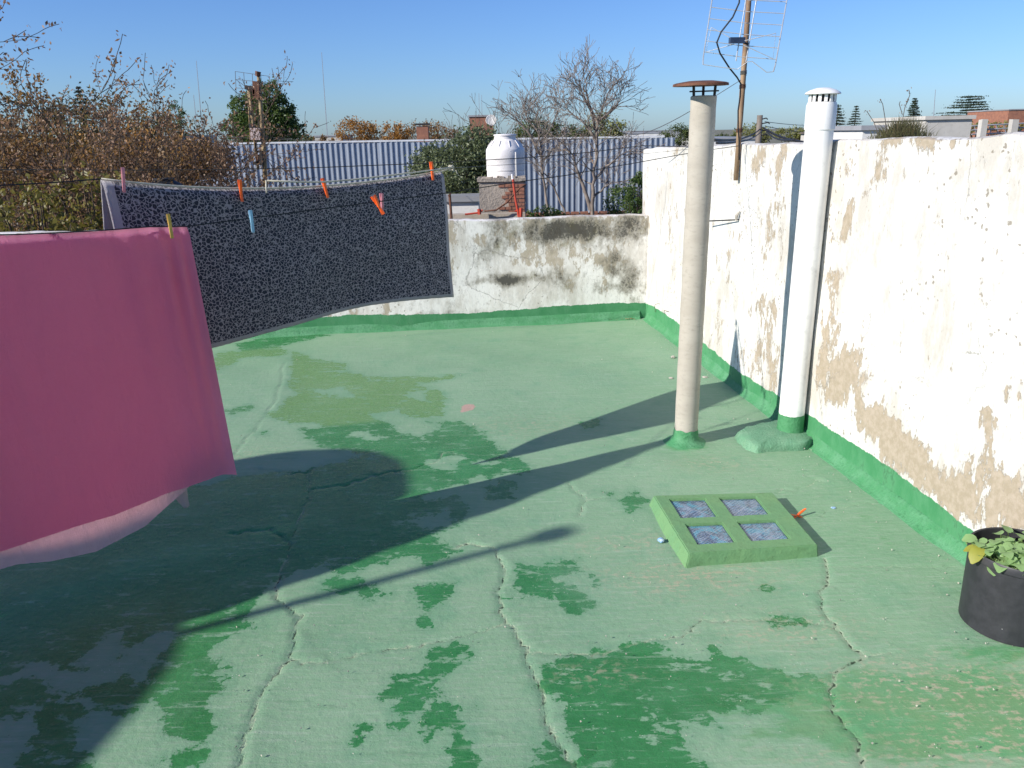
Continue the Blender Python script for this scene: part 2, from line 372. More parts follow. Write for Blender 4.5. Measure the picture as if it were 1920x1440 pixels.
Z = 0.006 * np.sin(X * 1.7 + 1) * np.cos(Y * 1.3) - .006 * np.exp(-(crk / .009) ** 2)
Z += .0025 * np.sin(X * 7.1 + 2 * np.sin(Y * 3.3)) * np.sin(Y * 6.2 + 1.3 * X)
# swelling of the old concrete beside the main cracks, pipe footing
Z += .0025 * np.exp(-(crk / .07) ** 2) * (np.sin(X * 3.1 + Y * 2.3) > 0)
c0 = G(1285, 832); Z += .022 * np.exp(-(np.hypot(X - c0.x, Y - c0.y) / .085) ** 2)
nx, ny = len(xs), len(ys)
me = bpy.data.meshes.new('roof_floor')
idx = np.arange(nx * ny).reshape(ny, nx)
F = np.stack([idx[:-1, :-1], idx[:-1, 1:], idx[1:, 1:], idx[1:, :-1]], -1).reshape(-1, 4)
me.vertices.add(nx * ny); me.vertices.foreach_set('co', np.stack([X, Y, Z], 1).ravel().astype(np.float32))
me.loops.add(F.size); me.loops.foreach_set('vertex_index', F.ravel().astype(np.int32))
me.polygons.add(len(F)); me.polygons.foreach_set('loop_start', np.arange(0, F.size, 4, dtype=np.int32)); me.polygons.foreach_set('use_smooth', np.ones(len(F), bool))
me.update(calc_edges=True)
def setattr_(me, n, v):
    a = me.attributes.new(n, 'FLOAT', 'POINT'); a.data.foreach_set('value', np.asarray(v, np.float32))
for n_, v_ in (('wet', wet), ('crack', crk), ('olive', oliveA), ('brown', brown), ('fresh', fresh), ('splash', splash)): setattr_(me, n_, v_)
tag(obj('roof_floor', me, mat_floor()), kind='structure')

# ------------------------------------------------------------------ WALLS
GREEN = simple('green_skirting_paint', (.055, .225, .090), (.095, .27, .135), 9, .65, 1, .006)
def wall_face(name, A, D, N, L, topf, t0, step, mat, parent, peel, grime, skirt_h, thick):
    """Wall with a fine front sheet facing -N; top, ends and back close it."""
    s = lin(-.25 if name == 'wall_face' else -.10, L, step) + [L]; zs_n = int(1.6 / step) + 1
    V = []; F_ = []; pe = []; gr = []; sk = []
    for i, a in enumerate(s):
        top = topf(a)
        for k in range(zs_n + 1):
            z = (top) * k / zs_n
            off = t0 + .0035 * sin(a * 5.1 + z * 3) + .003 * sin(z * 9 + a * 2.1)
            if k == zs_n: z += .006 * mnoise.noise(Vector((a * 9, 3.3, 0)))
            p = A + D * a + N * off; V.append((p.x, p.y, z))
            pe.append(peel(a, z)); gr.append(grime(a, z)); sk.append(z - skirt_h(a))
    n = zs_n + 1
    for i in range(len(s) - 1):
        for k in range(zs_n): F_.append((i * n + k, i * n + k + 1, (i + 1) * n + k + 1, (i + 1) * n + k))
    # top slab strip and back
    m = len(V)
    for i, a in enumerate(s):
        top = V[i * n + n - 1][2]
        for off, z in ((t0 + .02, top + .008), (t0 + thick, top + .004), (t0 + thick, -3.4)):
            p = A + D * a + N * off; V.append((p.x, p.y, z)); pe.append(.35); gr.append(.5); sk.append(1)
    for i in range(len(s) - 1):
        a0, a1 = m + i * 3, m + (i + 1) * 3
        F_.append((i * n + n - 1, a0, a1, (i + 1) * n + n - 1)); F_.append((a0, a0 + 1, a1 + 1, a1)); F_.append((a0 + 1, a0 + 2, a1 + 2, a1 + 1))
    for e in (0, len(s) - 1):
        f = [e * n + k for k in range(n)] + [m + e * 3, m + e * 3 + 1, m + e * 3 + 2]; F_.append(tuple(f))
    o = pyd(name, V, F_, mat, parent, True); autosmooth(o, 50)
    for n_, v_ in (('peel', pe), ('grime', gr), ('skirt', sk)): setattr_(o.data, n_, v_)
    return o
def cove(A, D, N, s0, L, h, parent, mat):
    V = []; F_ = []; n = int((L - s0) / .03); prof = [(-.02, -.02), (-.006, .001), (.006, .005), (.018, .018), (.028, .036), (.036, .058), (.05, .062), (.06, -.02)]
    for i in range(n + 1):
        a = s0 + (L - s0) * i / n; j = .012 * mnoise.noise(Vector((a * 3.1, 5, 1))) + .006 * mnoise.noise(Vector((a * 17, 5, 1)))
        for (o_, z) in prof:
            p = A + D * a + N * (o_ + j * .6 * (1 if o_ < .03 else 0)); V.append((p.x, p.y, z * h if z > 0 else z))
    m = len(prof)
    for i in range(n):
        for k in range(m - 1): F_.append((i * m + k, i * m + k + 1, (i + 1) * m + k + 1, (i + 1) * m + k))
    return pyd('skirting', V, F_, mat, parent, True)
def blobs(L):
    def f(a, z):
        v = 0
        for (a0, z0, ra, rz, s) in L:
            q = ((a - a0) / ra) ** 2 + ((z - z0) / rz) ** 2
            if q < 6: v += s * math.exp(-q)
        return v
    return f
def on_right(px, py):                  # (distance along the wall from the corner, height) of a spot seen on the right wall
    d = Vector(ray(px, py)); o = WA + WN * WOFF
    t = (o - Vector(EYE)).dot(WN) / d.dot(WN); p = Vector(EYE) + d * t; return (p - WA).dot(WD), p.z
def on_back(px, py):
    d = Vector(ray(px, py)); o = BA + BN * WOFF
    t = (o - Vector(EYE)).dot(BN) / d.dot(BN); p = Vector(EYE) + d * t; return (p - BA).dot(BD), p.z
RB = []
for (px, py, ra, rz, s) in [(1590,315,.05,.06,.5),(1650,320,.07,.12,.6),(1592,405,.05,.10,.55),(1565,520,.10,.14,.6),(1545,600,.08,.08,.35),(1590,690,.22,.16,.6),(1640,800,.25,.10,.5),(1700,830,.3,.09,.55),(1740,900,.3,.08,.55),(1560,720,.15,.10,.5),
    (1850,780,.06,.07,.55),(1905,735,.06,.1,.5),(1885,940,.13,.12,.8),(1840,650,.06,.04,.3),(1690,640,.05,.05,.45),(1740,380,.04,.03,.3),(1670,260,.06,.05,.5),(1740,265,.10,.05,.6),(1790,275,.05,.07,.5),(1770,690,.05,.05,.3),(1860,870,.1,.08,.3),(1800,930,.15,.08,.35),
    (1420,300,.12,.12,.45),(1460,330,.1,.25,.35),(1440,440,.2,.2,.25),(1440,600,.15,.2,.4),(1430,680,.2,.12,.35),(1380,500,.2,.2,.2),(1345,600,.1,.2,.2),(1260,400,.3,.3,.12),(1475,280,.06,.05,.4),(1520,560,.04,.4,.2),(1280,285,.6,.03,.2),(1700,262,1.2,.025,.25)]:
    a, z = on_right(px, py); RB.append((a, z, ra, rz, s))
rb = blobs(RB)
WALLW = mat_wall('peeling_white_wall_paint', (.65, .635, .60), (.33, .275, .20), (.40, .335, .26), False, 1.25)
rw = thing('boundary_wall', 'tall peeling white wall behind both round pipes with a green painted foot', 'wall', WA + WN * .08)
def rtop(a): return 1.452 + .0255 * a + .004 * sin(a * 4.3) + .004 * sin(a * 11)
f = wall_face('wall_face', WA, WD, WN, 6.8, rtop, WOFF, .016, WALLW, None, lambda a, z: rb(a, z) * .75 + .15 + .06 * (a < 3) + .10 * max(0, 1 - z / .35) * (a > 1.5) - .05 * (a > 3.6) * (z > .6), lambda a, z: 0, lambda a: .135 + .02 * sin(a * 2.2), .15)
f2 = cove(WA, WD, WN, .02, 6.6, 1.0, None, GREEN)
def keep_parent(o, root):
    o.parent = root; o.matrix_parent_inverse = Matrix.Translation(-Vector(root.location)) if not any(root.rotation_euler) else root.matrix_basis.inverted()
def adopt(o, root):
    """Parent an object built in world space to root, baking the offset in its own transform."""
    o.parent = root
    o.matrix_basis = (Matrix.Translation(Vector(root.location)) @ root.rotation_euler.to_matrix().to_4x4()).inverted() @ o.matrix_basis
    return o
adopt(f, rw); adopt(f2, rw)
BB = []; BG = []
for (px, py, ra, rz, s) in [(900,500,.35,.18,-.35),(870,560,.4,.1,-.3),(1120,460,.1,.06,-.6),(1190,470,.1,.15,-.4),(960,560,.5,.1,-.35),(1100,575,.8,.06,-.5),(900,430,.15,.03,-.4),(1000,440,.3,.1,.1)]:
    a, z = on_back(px, py); BB.append((a, z, ra, rz, s))
for (px, py, ra, rz, s) in [(1090,435,.5,.12,.45),(1180,430,.3,.12,.45),(1060,420,.12,.06,.3),(1130,500,.45,.16,.35),(950,525,.25,.05,.65),(1000,430,.25,.10,.3),(870,430,.2,.06,.4),(920,470,.2,.08,.3),(1010,510,.3,.15,.25),(1150,540,.35,.06,.3),(880,585,.3,.02,.2),(960,555,.1,.03,.3)]:
    a, z = on_back(px, py); BG.append((a, z, ra, rz, s))
bb, bgf = blobs(BB), blobs(BG)
WALLB = mat_wall('mouldy_old_wall_paint', (.80, .77, .73), (.40, .345, .265), (.47, .41, .33), True, 1.3)
zc = P(1203, 404, 7.05).z; zl = P(842, 418, 6.62).z
def btop(a): return zc + (zl - zc) * a / 1.75 * .6 + .004 * sin(a * 3.7) + .003 * sin(a * 13)
bw = thing('parapet_wall', 'low mould-stained back wall closing the roof beyond the grey towel', 'wall', BA + BN * .08)
f = wall_face('wall_face_', BA, BD, BN, 9.0, btop, WOFF + .002, .022, WALLB, None, lambda a, z: .34 + bb(a, z) * .8 + .12 * (z > .5), lambda a, z: .20 + bgf(a, z) + .14 * max(0, (z - .70) / .2), lambda a: .135 + .015 * sin(a * 3), .15)
f.name = 'wall_face'
f2 = cove(BA, BD, BN, .02, 9.0, 1.15, None, GREEN)
adopt(f, bw); adopt(f2, bw)

# ------------------------------------------------------------------ PIPES
CEM = simple('grey_fibre_cement', (.42, .385, .325), (.37, .335, .28), 5, .85, .12, .001, stretch=(1, 1, 2.2))
PVC = simple('white_pvc', (.80, .795, .77), (.74, .73, .70), 3, .38, .15, .001)
RUST = simple('rusty_iron', (.16, .065, .035), (.07, .035, .025), 22, .8, .6, .002)
BLACKI = simple('black_iron', (.02, .02, .022), (.035, .03, .028), 20, .6, .4, .002)
PB = G(1285, 830); PT = P(1319.5, 180, PB.y + .03)
pv = thing('cement_flue_pipe', 'slim grey cement flue pipe with a rusty flat disc cap, standing clear of the wall', 'pipe', (PB.x, PB.y, 0))
ax = (PT - Vector((PB.x, PB.y, 0))); axn = ax.normalized(); TL_ = Vector((0, 0, 1)).rotation_difference(axn).to_matrix()
r1 = .0605; h1 = ax.length
prof = [(r1, -.02)] + [(r1 + .0008 * sin(i * 2.1), h1 * i / 30) for i in range(1, 30)] + [(r1 + .001, h1 - .004), (r1 - .003, h1), (r1 - .012, h1), (r1 - .012, h1 - .2)]
autosmooth(MB().lathe(prof, n=40, tilt=TL_).build('pipe_body', CEM, pv), 40)
mb = MB()
def foot_prof(n): return [(r1 + .003, .075), (r1 + .005, .055), (r1 + .008, .035), (r1 + .022, .018), (r1 + .06, .004), (r1 + .10, -.012)]
fm = MB().lathe([(r1 + .0015, .082)] + foot_prof(0), n=40)
for i, v in enumerate(fm.V):
    k = 1 + .10 * mnoise.noise(Vector((v[0] * 14, v[1] * 14, v[2] * 20))); fm.V[i] = (v[0] * (k if v[2] < .05 else 1), v[1] * (k if v[2] < .05 else 1), v[2] + (.012 * mnoise.noise(Vector((v[0] * 30, v[1] * 30, 2))) if v[2] > .05 else 0) + v[0] * .0)
fm.build('painted_foot', GREEN, pv, True)
capz = h1 + .052
cm = MB().lathe([(.0, .012), (.06, .012), (.115, .004), (.127, .0), (.128, -.010), (.124, -.010), (.10, -.004), (0, -.002)], c=(0, 0, capz), n=36)
cap = autosmooth(cm.build('cap_disc', RUST, pv), 40); 
cap.location = (axn.x * 0, 0, 0); cap.rotation_euler = (axn.y * -1 + radians(2), axn.x + radians(-1), 0)
for k in range(3):
    a = radians(200 + k * 120); q = TL_ @ Vector((cos(a) * (r1 - .008), sin(a) * (r1 - .008), h1 - .03)); q2 = TL_ @ Vector((cos(a) * (r1 - .002), sin(a) * (r1 - .002), h1 + .055))
    MB().tube([q, (q + q2) / 2 + Vector((0, 0, 0)), q2], .0065, 6).build('cap_leg', BLACKI, pv)
q = TL_ @ Vector((0, 0, h1 + .02)); MB().tube([q + Vector((-.072, -.02, 0)), q + Vector((.075, .02, .003))], .0035, 6).build('cross_rod', BLACKI, pv)
# white pipe beside the wall
def rp_off(px, py, off):
    d = Vector(ray(px, py)); o = WA + WN * (WOFF - off); t = (o - Vector(EYE)).dot(WN) / d.dot(WN); return Vector(EYE) + d * t
LB = rp_off(1483, 788, .0655 + .007); LTp = rp_off(1541.5, 190, .0655 + .007); LB = LB - (LTp - LB) * (LB.z / (LTp.z - LB.z)); LB.z = 0
pw = thing('white_plastic_pipe', 'thick white plastic vent pipe with a slotted mushroom cap, tight against the wall', 'pipe', (LB.x, LB.y, 0))
ax = LTp - Vector((LB.x, LB.y, 0)); axn2 = ax.normalized(); T2 = Vector((0, 0, 1)).rotation_difference(axn2).to_matrix(); h2 = ax.length; r2 = .0655
autosmooth(MB().lathe([(r2, .02), (r2, .3), (r2, .8), (r2, h2 - .13), (r2 + .0045, h2 - .127), (r2 + .0045, h2 - .02), (r2 - .001, h2 - .004), (r2 - .008, h2 - .002), (r2 - .01, h2 - .1)], n=44, tilt=T2).build('pipe_body', PVC, pw), 30)
autosmooth(MB().lathe([(0, h2 + .062), (.03, h2 + .060), (.06, h2 + .050), (.078, h2 + .040), (.082, h2 + .034), (.078, h2 + .031), (.03, h2 + .036), (0, h2 + .037)], n=40, tilt=T2).build('mushroom_cap', PVC, pw), 40)
for k in range(14):
    a = 2 * pi * (k + .3) / 14; M = T2 @ Matrix.Rotation(a, 3, 'Z'); c = M @ Vector((r2 - .006, 0, h2 + .016))
    MB().box(c, (.006, .014, .036), M).build('cap_slat', PVC, pw)
MB().lathe([(r2 - .014, h2 - .02), (r2 - .014, h2 + .034)], n=30, tilt=T2).build('cap_throat', BLACKI, pw)
pf = MB().lathe([(r2 + .0015, .142), (r2 + .002, .10), (r2 + .003, .06), (r2 + .006, .03)], n=44, tilt=T2)
for i, v in enumerate(pf.V):
    if i < 44: pf.V[i] = (v[0], v[1], v[2] + .006 * mnoise.noise(Vector((v[0] * 40, v[1] * 40, 1))))
pf.build('painted_foot', GREEN, pw, True)
# cement lump at its foot
outl = [(1382, 815), (1398, 804), (1440, 796), (1470, 790), (1500, 778), (1535, 792), (1525, 828), (1505, 838), (1450, 838), (1420, 842), (1400, 836)]
V = []; F_ = []; c_ = G(1460, 812, .045); n = len(outl) * 5
ring = []
for i in range(len(outl)):
    for k in range(5):
        f_ = k / 5; a0, a1 = outl[i], outl[(i + 1) % len(outl)]; ring.append((a0[0] + (a1[0] - a0[0]) * f_, a0[1] + (a1[1] - a0[1]) * f_))
for lv, (sc, z) in enumerate([(1.06, -.012), (1.02, .016), (.985, .034), (.93, .042), (.75, .046), (.5, .05), (.25, .052)]):
    for (x, y) in ring:
        g = G(x, y, .02); p = Vector((c_.x + (g.x - c_.x) * sc, c_.y + (g.y - c_.y) * sc, z))
        q = p * 22; jn = (mnoise.noise(q) + .6 * mnoise.noise(q * 2.7)) * (.022 if lv < 4 else .008); p += Vector((jn, mnoise.noise(q + Vector((9, 3, 1))) * .018 * (lv < 4), jn * .5)); V.append(p)
for lv in range(6):
    for k in range(n): F_.append((lv * n + k, lv * n + (k + 1) % n, (lv + 1) * n + (k + 1) % n, (lv + 1) * n + k))
F_.append(tuple(6 * n + k for k in range(n)))
lump = pyd('cement_footing', V, F_, simple('green_worn_cement', (.12, .28, .165), (.17, .32, .20), 14, .8, 1.0, .008), None, True)
tag(lump, 'rough green cement lump at the foot of the white pipe', 'footing')

# ------------------------------------------------------------------ SKYLIGHT
SH = .05
sk4 = [G(1226, 929, SH), G(1448, 923, SH), G(1533, 1021, SH), G(1292, 1038, SH)]     # far-left, far-right, near-right, near-left
cc = sum(sk4, Vector()) / 4
SLAB = simple('green_skylight_kerb_paint', (.140, .275, .120), (.12, .26, .12), 7, .7, .8, .004)
skl = thing('roof_skylight', 'raised green square skylight with four glass blocks set in the roof', 'skylight', (cc.x, cc.y, 0))
def bil(u, v, z=SH):   # u left-right, v far-near
    p = sk4[0] * (1 - u) * (1 - v) + sk4[1] * u * (1 - v) + sk4[2] * u * v + sk4[3] * (1 - u) * v
    return Vector((p.x, p.y, z))
us = [0, .11, .405, .53, .835, 1]; vs_ = [0, .08, .43, .545, .87, 1]
holes = {(1, 1), (3, 1), (1, 3), (3, 3)}
bm = bmesh.new(); vt = {}
def gv(u, v, z):
    k = (round(u, 4), round(v, 4), round(z, 4))
    if k not in vt: vt[k] = bm.verts.new(bil(u, v, z))
    return vt[k]
for i in range(5):
    for j in range(5):
        if (i, j) in holes:
            a = [(us[i], vs_[j]), (us[i + 1], vs_[j]), (us[i + 1], vs_[j + 1]), (us[i], vs_[j + 1])]
            for k in range(4):
                p0, p1 = a[k], a[(k + 1) % 4]; bm.faces.new((gv(*p0, SH), gv(*p1, SH), gv(*p1, SH - .012), gv(*p0, SH - .012)))
        else:
            bm.faces.new((gv(us[i], vs_[j + 1], SH), gv(us[i + 1], vs_[j + 1], SH), gv(us[i + 1], vs_[j], SH), gv(us[i], vs_[j], SH)))
for k in range(5):
    for (p0, p1) in (((us[k], 1), (us[k + 1], 1)), ((us[k + 1], 0), (us[k], 0)), ((0, vs_[k]), (0, vs_[k + 1])), ((1, vs_[k + 1]), (1, vs_[k]))):
        def outp(p, z):
            e = .03 if z < 0 else 0
            key = (round(p[0], 4), round(p[1], 4), 'b'); 
            if key not in vt:
                q = bil(*p, -.012); d = Vector((q.x - cc.x, q.y - cc.y, 0)); d.normalize()
                ex = .028 if p[0] == 0 else .008
                vt[key] = bm.verts.new(q + d * ex)
            return vt[key]
        bm.faces.new((gv(*p0, SH), outp(p0, -1), outp(p1, -1), gv(*p1, SH)))
bmesh.ops.recalc_face_normals(bm, faces=bm.faces)
bmesh.ops.bevel(bm, geom=[e for e in bm.edges if e.calc_face_angle(0) > .6], offset=.0035, segments=2, affect='EDGES', clamp_overlap=True)
bmesh.ops.subdivide_edges(bm, edges=[e for e in bm.edges if e.calc_length() > .05], cuts=4, use_grid_fill=True)
for v in bm.verts:
    q = v.co * 25; v.co += Vector((mnoise.noise(q), mnoise.noise(q + Vector((5, 1, 2))), mnoise.noise(q + Vector((1, 7, 2))) * .6)) * .0022
o = obj('kerb_slab', bm, SLAB); adopt(autosmooth(o, 40), skl)
def mat_glass(seed, teal):
    t = NT('pressed_glass_block'); co = t.coord('Generated')
    mp = t.new('Mapping'); mp.inputs['Location'].default_value = (seed, seed * 2, 0); t.link(co, mp.inputs[0]); v = mp.outputs[0]
    # pyramid pattern: four facets with fine diamond ribs
    sx = t.new('SeparateXYZ'); t.link(co, sx.inputs[0])
    ax_ = t.math('ABSOLUTE', t.math('SUBTRACT', sx.outputs[0], .5)); ay = t.math('ABSOLUTE', t.math('SUBTRACT', sx.outputs[1], .5))
    mx = t.math('MAXIMUM', ax_, ay); dg = t.math('ABSOLUTE', t.math('SUBTRACT', ax_, ay))
    d1 = t.math('SINE', t.math('MULTIPLY', t.math('ADD', sx.outputs[0], sx.outputs[1]), 58)); d2 = t.math('SINE', t.math('MULTIPLY', t.math('SUBTRACT', sx.outputs[0], sx.outputs[1]), 58))
    dd = t.math('MAXIMUM', d1, d2)
    n = t.noise(4, 7, .65, v, dist=1.2); n2 = t.noise(13, 6, .7, v, dist=1)
    c = t.mix(t.step(n, .36, .66), (.03, .06, .12), (.18, .25, .36))
    c = t.mix(t.math('MULTIPLY', t.step(t.noise(2.2, 4, .6, v, dist=1), .46, .60), teal), c, (.07, .30, .42))
    c = t.mix(t.math('MULTIPLY', t.step(dd, .90, 1.0), .55), c, (.42, .44, .48))
    c = t.mix(t.math('MULTIPLY', t.step(n2, .60, .72), .6), c, (.42, .52, .62))
    c = t.mix(t.step(dg, .0, .012, inv=True), c, (.30, .32, .36))
    c = t.mix(t.math('MULTIPLY', t.step(mx, .43, .5), t.step(n2, .35, .6)), c, (.02, .035, .06))
    h = t.math('ADD', t.math('MULTIPLY', dd, .3), t.math('MULTIPLY', n2, 1))
    m = t.set(c, t.math('MULTIPLY_ADD', n, .3, .08), t.bump(h, .006, .8), .6)
    t.b.inputs['Coat Weight'].default_value = .5; return m
for k, (i, j) in enumerate([(1, 1), (3, 1), (1, 3), (3, 3)]):
    u0, u1, v0, v1 = us[i] + .004, us[i + 1] - .004, vs_[j] + .005, vs_[j + 1] - .005
    V = [bil(u0, v1, SH - .010), bil(u1, v1, SH - .010), bil(u1, v0, SH - .010), bil(u0, v0, SH - .010)]
    um, vm = (u0 + u1) / 2, (v0 + v1) / 2; V += [bil(um, vm, SH - .006)] + [Vector((p.x, p.y, SH - .035)) for p in V[:4]]
    o = pyd('glass_block', V, [(0, 1, 4), (1, 2, 4), (2, 3, 4), (3, 0, 4), (5, 6, 1, 0), (6, 7, 2, 1), (7, 8, 3, 2), (8, 5, 0, 3)], mat_glass(k * 3.7 + 1, [.9, .35, .8, .6][k]))
    adopt(o, skl)

# ------------------------------------------------------------------ POT
def plastic(name, col, rough=.45, sp=True):
    t = NT(name); co = t.coord(); n = t.noise(30, 5, .6, co); c = t.mix(t.step(n, .3, .7), col, tuple(x * 1.35 + .003 for x in col))
    c = t.mix(t.math('MULTIPLY', t.step(t.noise(5, 6, .6, co), .5, .7), .35), c, (.09, .085, .08))
    d = t.math('MULTIPLY', t.step(t.voro(22, 'F1', co), .04, .07, inv=True), t.step(t.noise(4, 2, .5, co), .5, .55))
    c = t.mix(d, c, (.4, .4, .38)); return t.set(c, t.math('MULTIPLY_ADD', n, .2, rough - .1), t.bump(n, .001, .3), .4)
PC = G(1787, 1160); pr = .150; PC = Vector((PC.x + pr + .022, PC.y - .028, 0)); PH = .275
pot = thing('black_plant_pot', 'black round plastic pot with a low leafy plant at the right wall', 'plant pot', PC)
POTM = plastic('black_pot_plastic', (.022, .022, .026), .5)
autosmooth(MB().lathe([(pr - .008, .0), (pr, .006), (pr + .001, PH * .5), (pr + .002, PH - .03), (pr + .006, PH - .026), (pr + .007, PH - .004), (pr + .004, PH), (pr - .001, PH - .002), (pr - .004, PH - .03), (pr - .008, PH - .12), (0, PH - .12)], n=56).build('pot_body', POTM, pot), 40)
SOIL = simple('dark_soil', (.025, .017, .010), (.045, .03, .018), 40, .95, 1, .01)
sm = MB(); n = 40
for i in range(8):
    for k in range(n):
        rr = (pr - .007) * (1 - i / 7.5); a = 2 * pi * k / n
        sm.V.append((rr * cos(a), rr * sin(a), PH - .075 + .012 * mnoise.noise(Vector((rr * cos(a) * 30, rr * sin(a) * 30, 1)))))
for i in range(7):
    for k in range(n): sm.F.append((i * n + k, i * n + (k + 1) % n, (i + 1) * n + (k + 1) % n, (i + 1) * n + k))
sm.F.append(tuple(7 * n + k for k in range(n))); sm.build('soil', SOIL, pot, True)
def leaf_mat(name, c1, c2, trans=.3, rough=.5):
    t = NT(name); g = t.new('NewGeometry'); rnd = g.outputs['Random Per Island']
    c = t.mix(rnd, c1, c2); c = t.mix(t.math('MULTIPLY', t.noise(60, 3, .5, t.coord()), .5), c, tuple(x * .6 for x in c1))
    t.set(c, rough, None, .35)
    tr = t.new('BsdfTranslucent'); t.link(t.mix(.5, c, tuple(min(1, x * 1.4) for x in c2)), tr.inputs[0]); ms = t.new('MixShader'); ms.inputs[0].default_value = trans
    t.link(t.b.outputs[0], ms.inputs[1]); t.link(tr.outputs[0], ms.inputs[2]); t.link(ms.outputs[0], t.out.inputs[0]); return t.m
def leaf_mesh(name, L, Wd, curl, rnd):
    V = []; F_ = []; n = 6
    for i in range(n + 1):
        f_ = i / n; wd = Wd * (sin(pi * min(1, (f_ * .9 + .08))) ** .65) / 2
        z = -curl * f_ * f_ * L; ww = wd * (1 + rnd.uniform(-.12, .12))
        V += [(-ww, f_ * L, z + .12 * wd * 2), (0, f_ * L, z), (ww, f_ * L, z + .12 * wd * 2)]
    for i in range(n):
        for k in (0, 1): F_.append((i * 3 + k, i * 3 + k + 1, i * 3 + 4 + k, i * 3 + 3 + k))
    me = bpy.data.meshes.new(name); me.from_pydata(V, [], F_); me.update(); me.polygons.foreach_set('use_smooth', [True] * len(me.polygons)); return me
LG = leaf_mat('pot_leaf_green', (.20, .34, .12), (.34, .50, .22), .3); LY = leaf_mat('pot_leaf_yellow', (.36, .40, .06), (.40, .36, .07), .4)
lm = []
for k in range(5):
    m = leaf_mesh('leaf', .040, .036, .35 + .2 * k / 5, R); m.materials.append(LG); lm.append(m)
lyy = leaf_mesh('leaf', .065, .062, .7, R); lyy.materials.append(LY)
stems = MB()
def put_leaf(me, base, tip_dir, size):
    o = bpy.data.objects.new('leaf', me); C.objects.link(o); o.parent = pot
    o.location = base; o.rotation_euler = tip_dir; o.scale = (size, size, size); return o
for k in range(170):
    # leaves crowd the near-left side and spill over the rim
    a = radians(R.uniform(150, 330)); rr = (pr - .01) * math.sqrt(R.random()) * 1.03
    if k % 4 == 0: a = radians(R.uniform(0, 360)); rr *= .7
    b = Vector((rr * cos(a) * 1.0, rr * sin(a), PH - .012 + R.uniform(-.02, .035) + .01 * (rr < .08)))
    az = a + R.uniform(-1.3, 1.3)
    put_leaf(R.choice(lm), b, (R.uniform(-.35, .75), R.uniform(-.5, .5), az - pi / 2), R.uniform(.65, 1.15))
    stems.tube([(rr * cos(a) * .6, rr * sin(a) * .6, PH - .09), (rr * cos(a) * .85, rr * sin(a) * .85, PH - .05), b], .0013, 4)
for (a, rr, z, s) in [(183, .140, .012, .8), (176, .14, -.0, .55)]:
    put_leaf(lyy, Vector((rr * cos(radians(a)), rr * sin(radians(a)), PH + z)), (R.uniform(-.2, .3), R.uniform(-.4, .4), radians(a) - pi / 2 + R.uniform(-.8, .8)), s)
stems.build('stem', simple('plant_stem', (.11, .16, .05)), pot)

# ------------------------------------------------------------------ LINES, TOWELS, PEGS
def sheet(name, mats, parent, pt, nu, nv, uvf, thick=.004, smooth=True):
    # thick 0: one layer of cloth, its reverse coloured by the material
    V = []; F_ = []
    for j in range(nv + 1):
        for i in range(nu + 1): V.append(pt(i / nu, j / nv))
    for j in range(nv):
        for i in range(nu): q = j * (nu + 1) + i; F_.append((q, q + 1, q + nu + 2, q + nu + 1))
    me = bpy.data.meshes.new(name); me.from_pydata([tuple(v) for v in V], [], F_); me.update()
    uv = me.uv_layers.new(name='UVMap'); li = np.zeros(len(me.loops), np.int32); me.loops.foreach_get('vertex_index', li)
    tbl = np.array([uvf((k % (nu + 1)) / nu, (k // (nu + 1)) / nv) for k in range(len(V))]); uv.data.foreach_set('uv', tbl[li].astype(np.float32).ravel())
    o = obj(name, me, mats, parent); me.polygons.foreach_set('use_smooth', [True] * len(me.polygons))
    if not thick: return o
    s = o.modifiers.new('thickness', 'SOLIDIFY'); s.thickness = thick; s.offset = 0
    if len(mats) > 1: s.material_offset = 1; s.material_offset_rim = 1
    return o
def cloth(name, colf, trans=.35, bumpn=None, tcol=None):
    t = NT(name); uv = t.new('UVMap').outputs[0]
    c = colf(t, uv); fz = t.noise(260, 4, .75, uv); fz2 = t.noise(70, 5, .65, uv)
    h = t.math('ADD', fz, t.math('MULTIPLY', fz2, .8)); mp = t.new('Mapping'); mp.inputs['Scale'].default_value = (1, .22, 1); t.link(uv, mp.inputs[0]); h = t.math('ADD', h, t.math('MULTIPLY', t.noise(11, 4, .55, mp.outputs[0], dist=.5), 3.0)); nm = t.bump(h, .007, 1)
    t.set(c, .95, nm, .1); t.b.inputs['Sheen Weight'].default_value = .35; t.b.inputs['Sheen Roughness'].default_value = .5
    tr = t.new('BsdfTranslucent'); t._in(tr.inputs[0], t.mix(t.new('NewGeometry').outputs['Backfacing'], tcol, (.86, .38, .43)) if tcol else c); t.link(nm, tr.inputs[1]); ms = t.new('MixShader'); ms.inputs[0].default_value = trans
    t.link(t.b.outputs[0], ms.inputs[1]); t.link(tr.outputs[0], ms.inputs[2]); t.link(ms.outputs[0], t.out.inputs[0]); return t.m
DT_TL, DT_TR = P(190, 337, 3.07), P(830, 322, 4.1)
DT_BL, DT_BR = P(268, 676, 3.12), P(846, 556, 4.1)
DW = (DT_TR - DT_TL).length
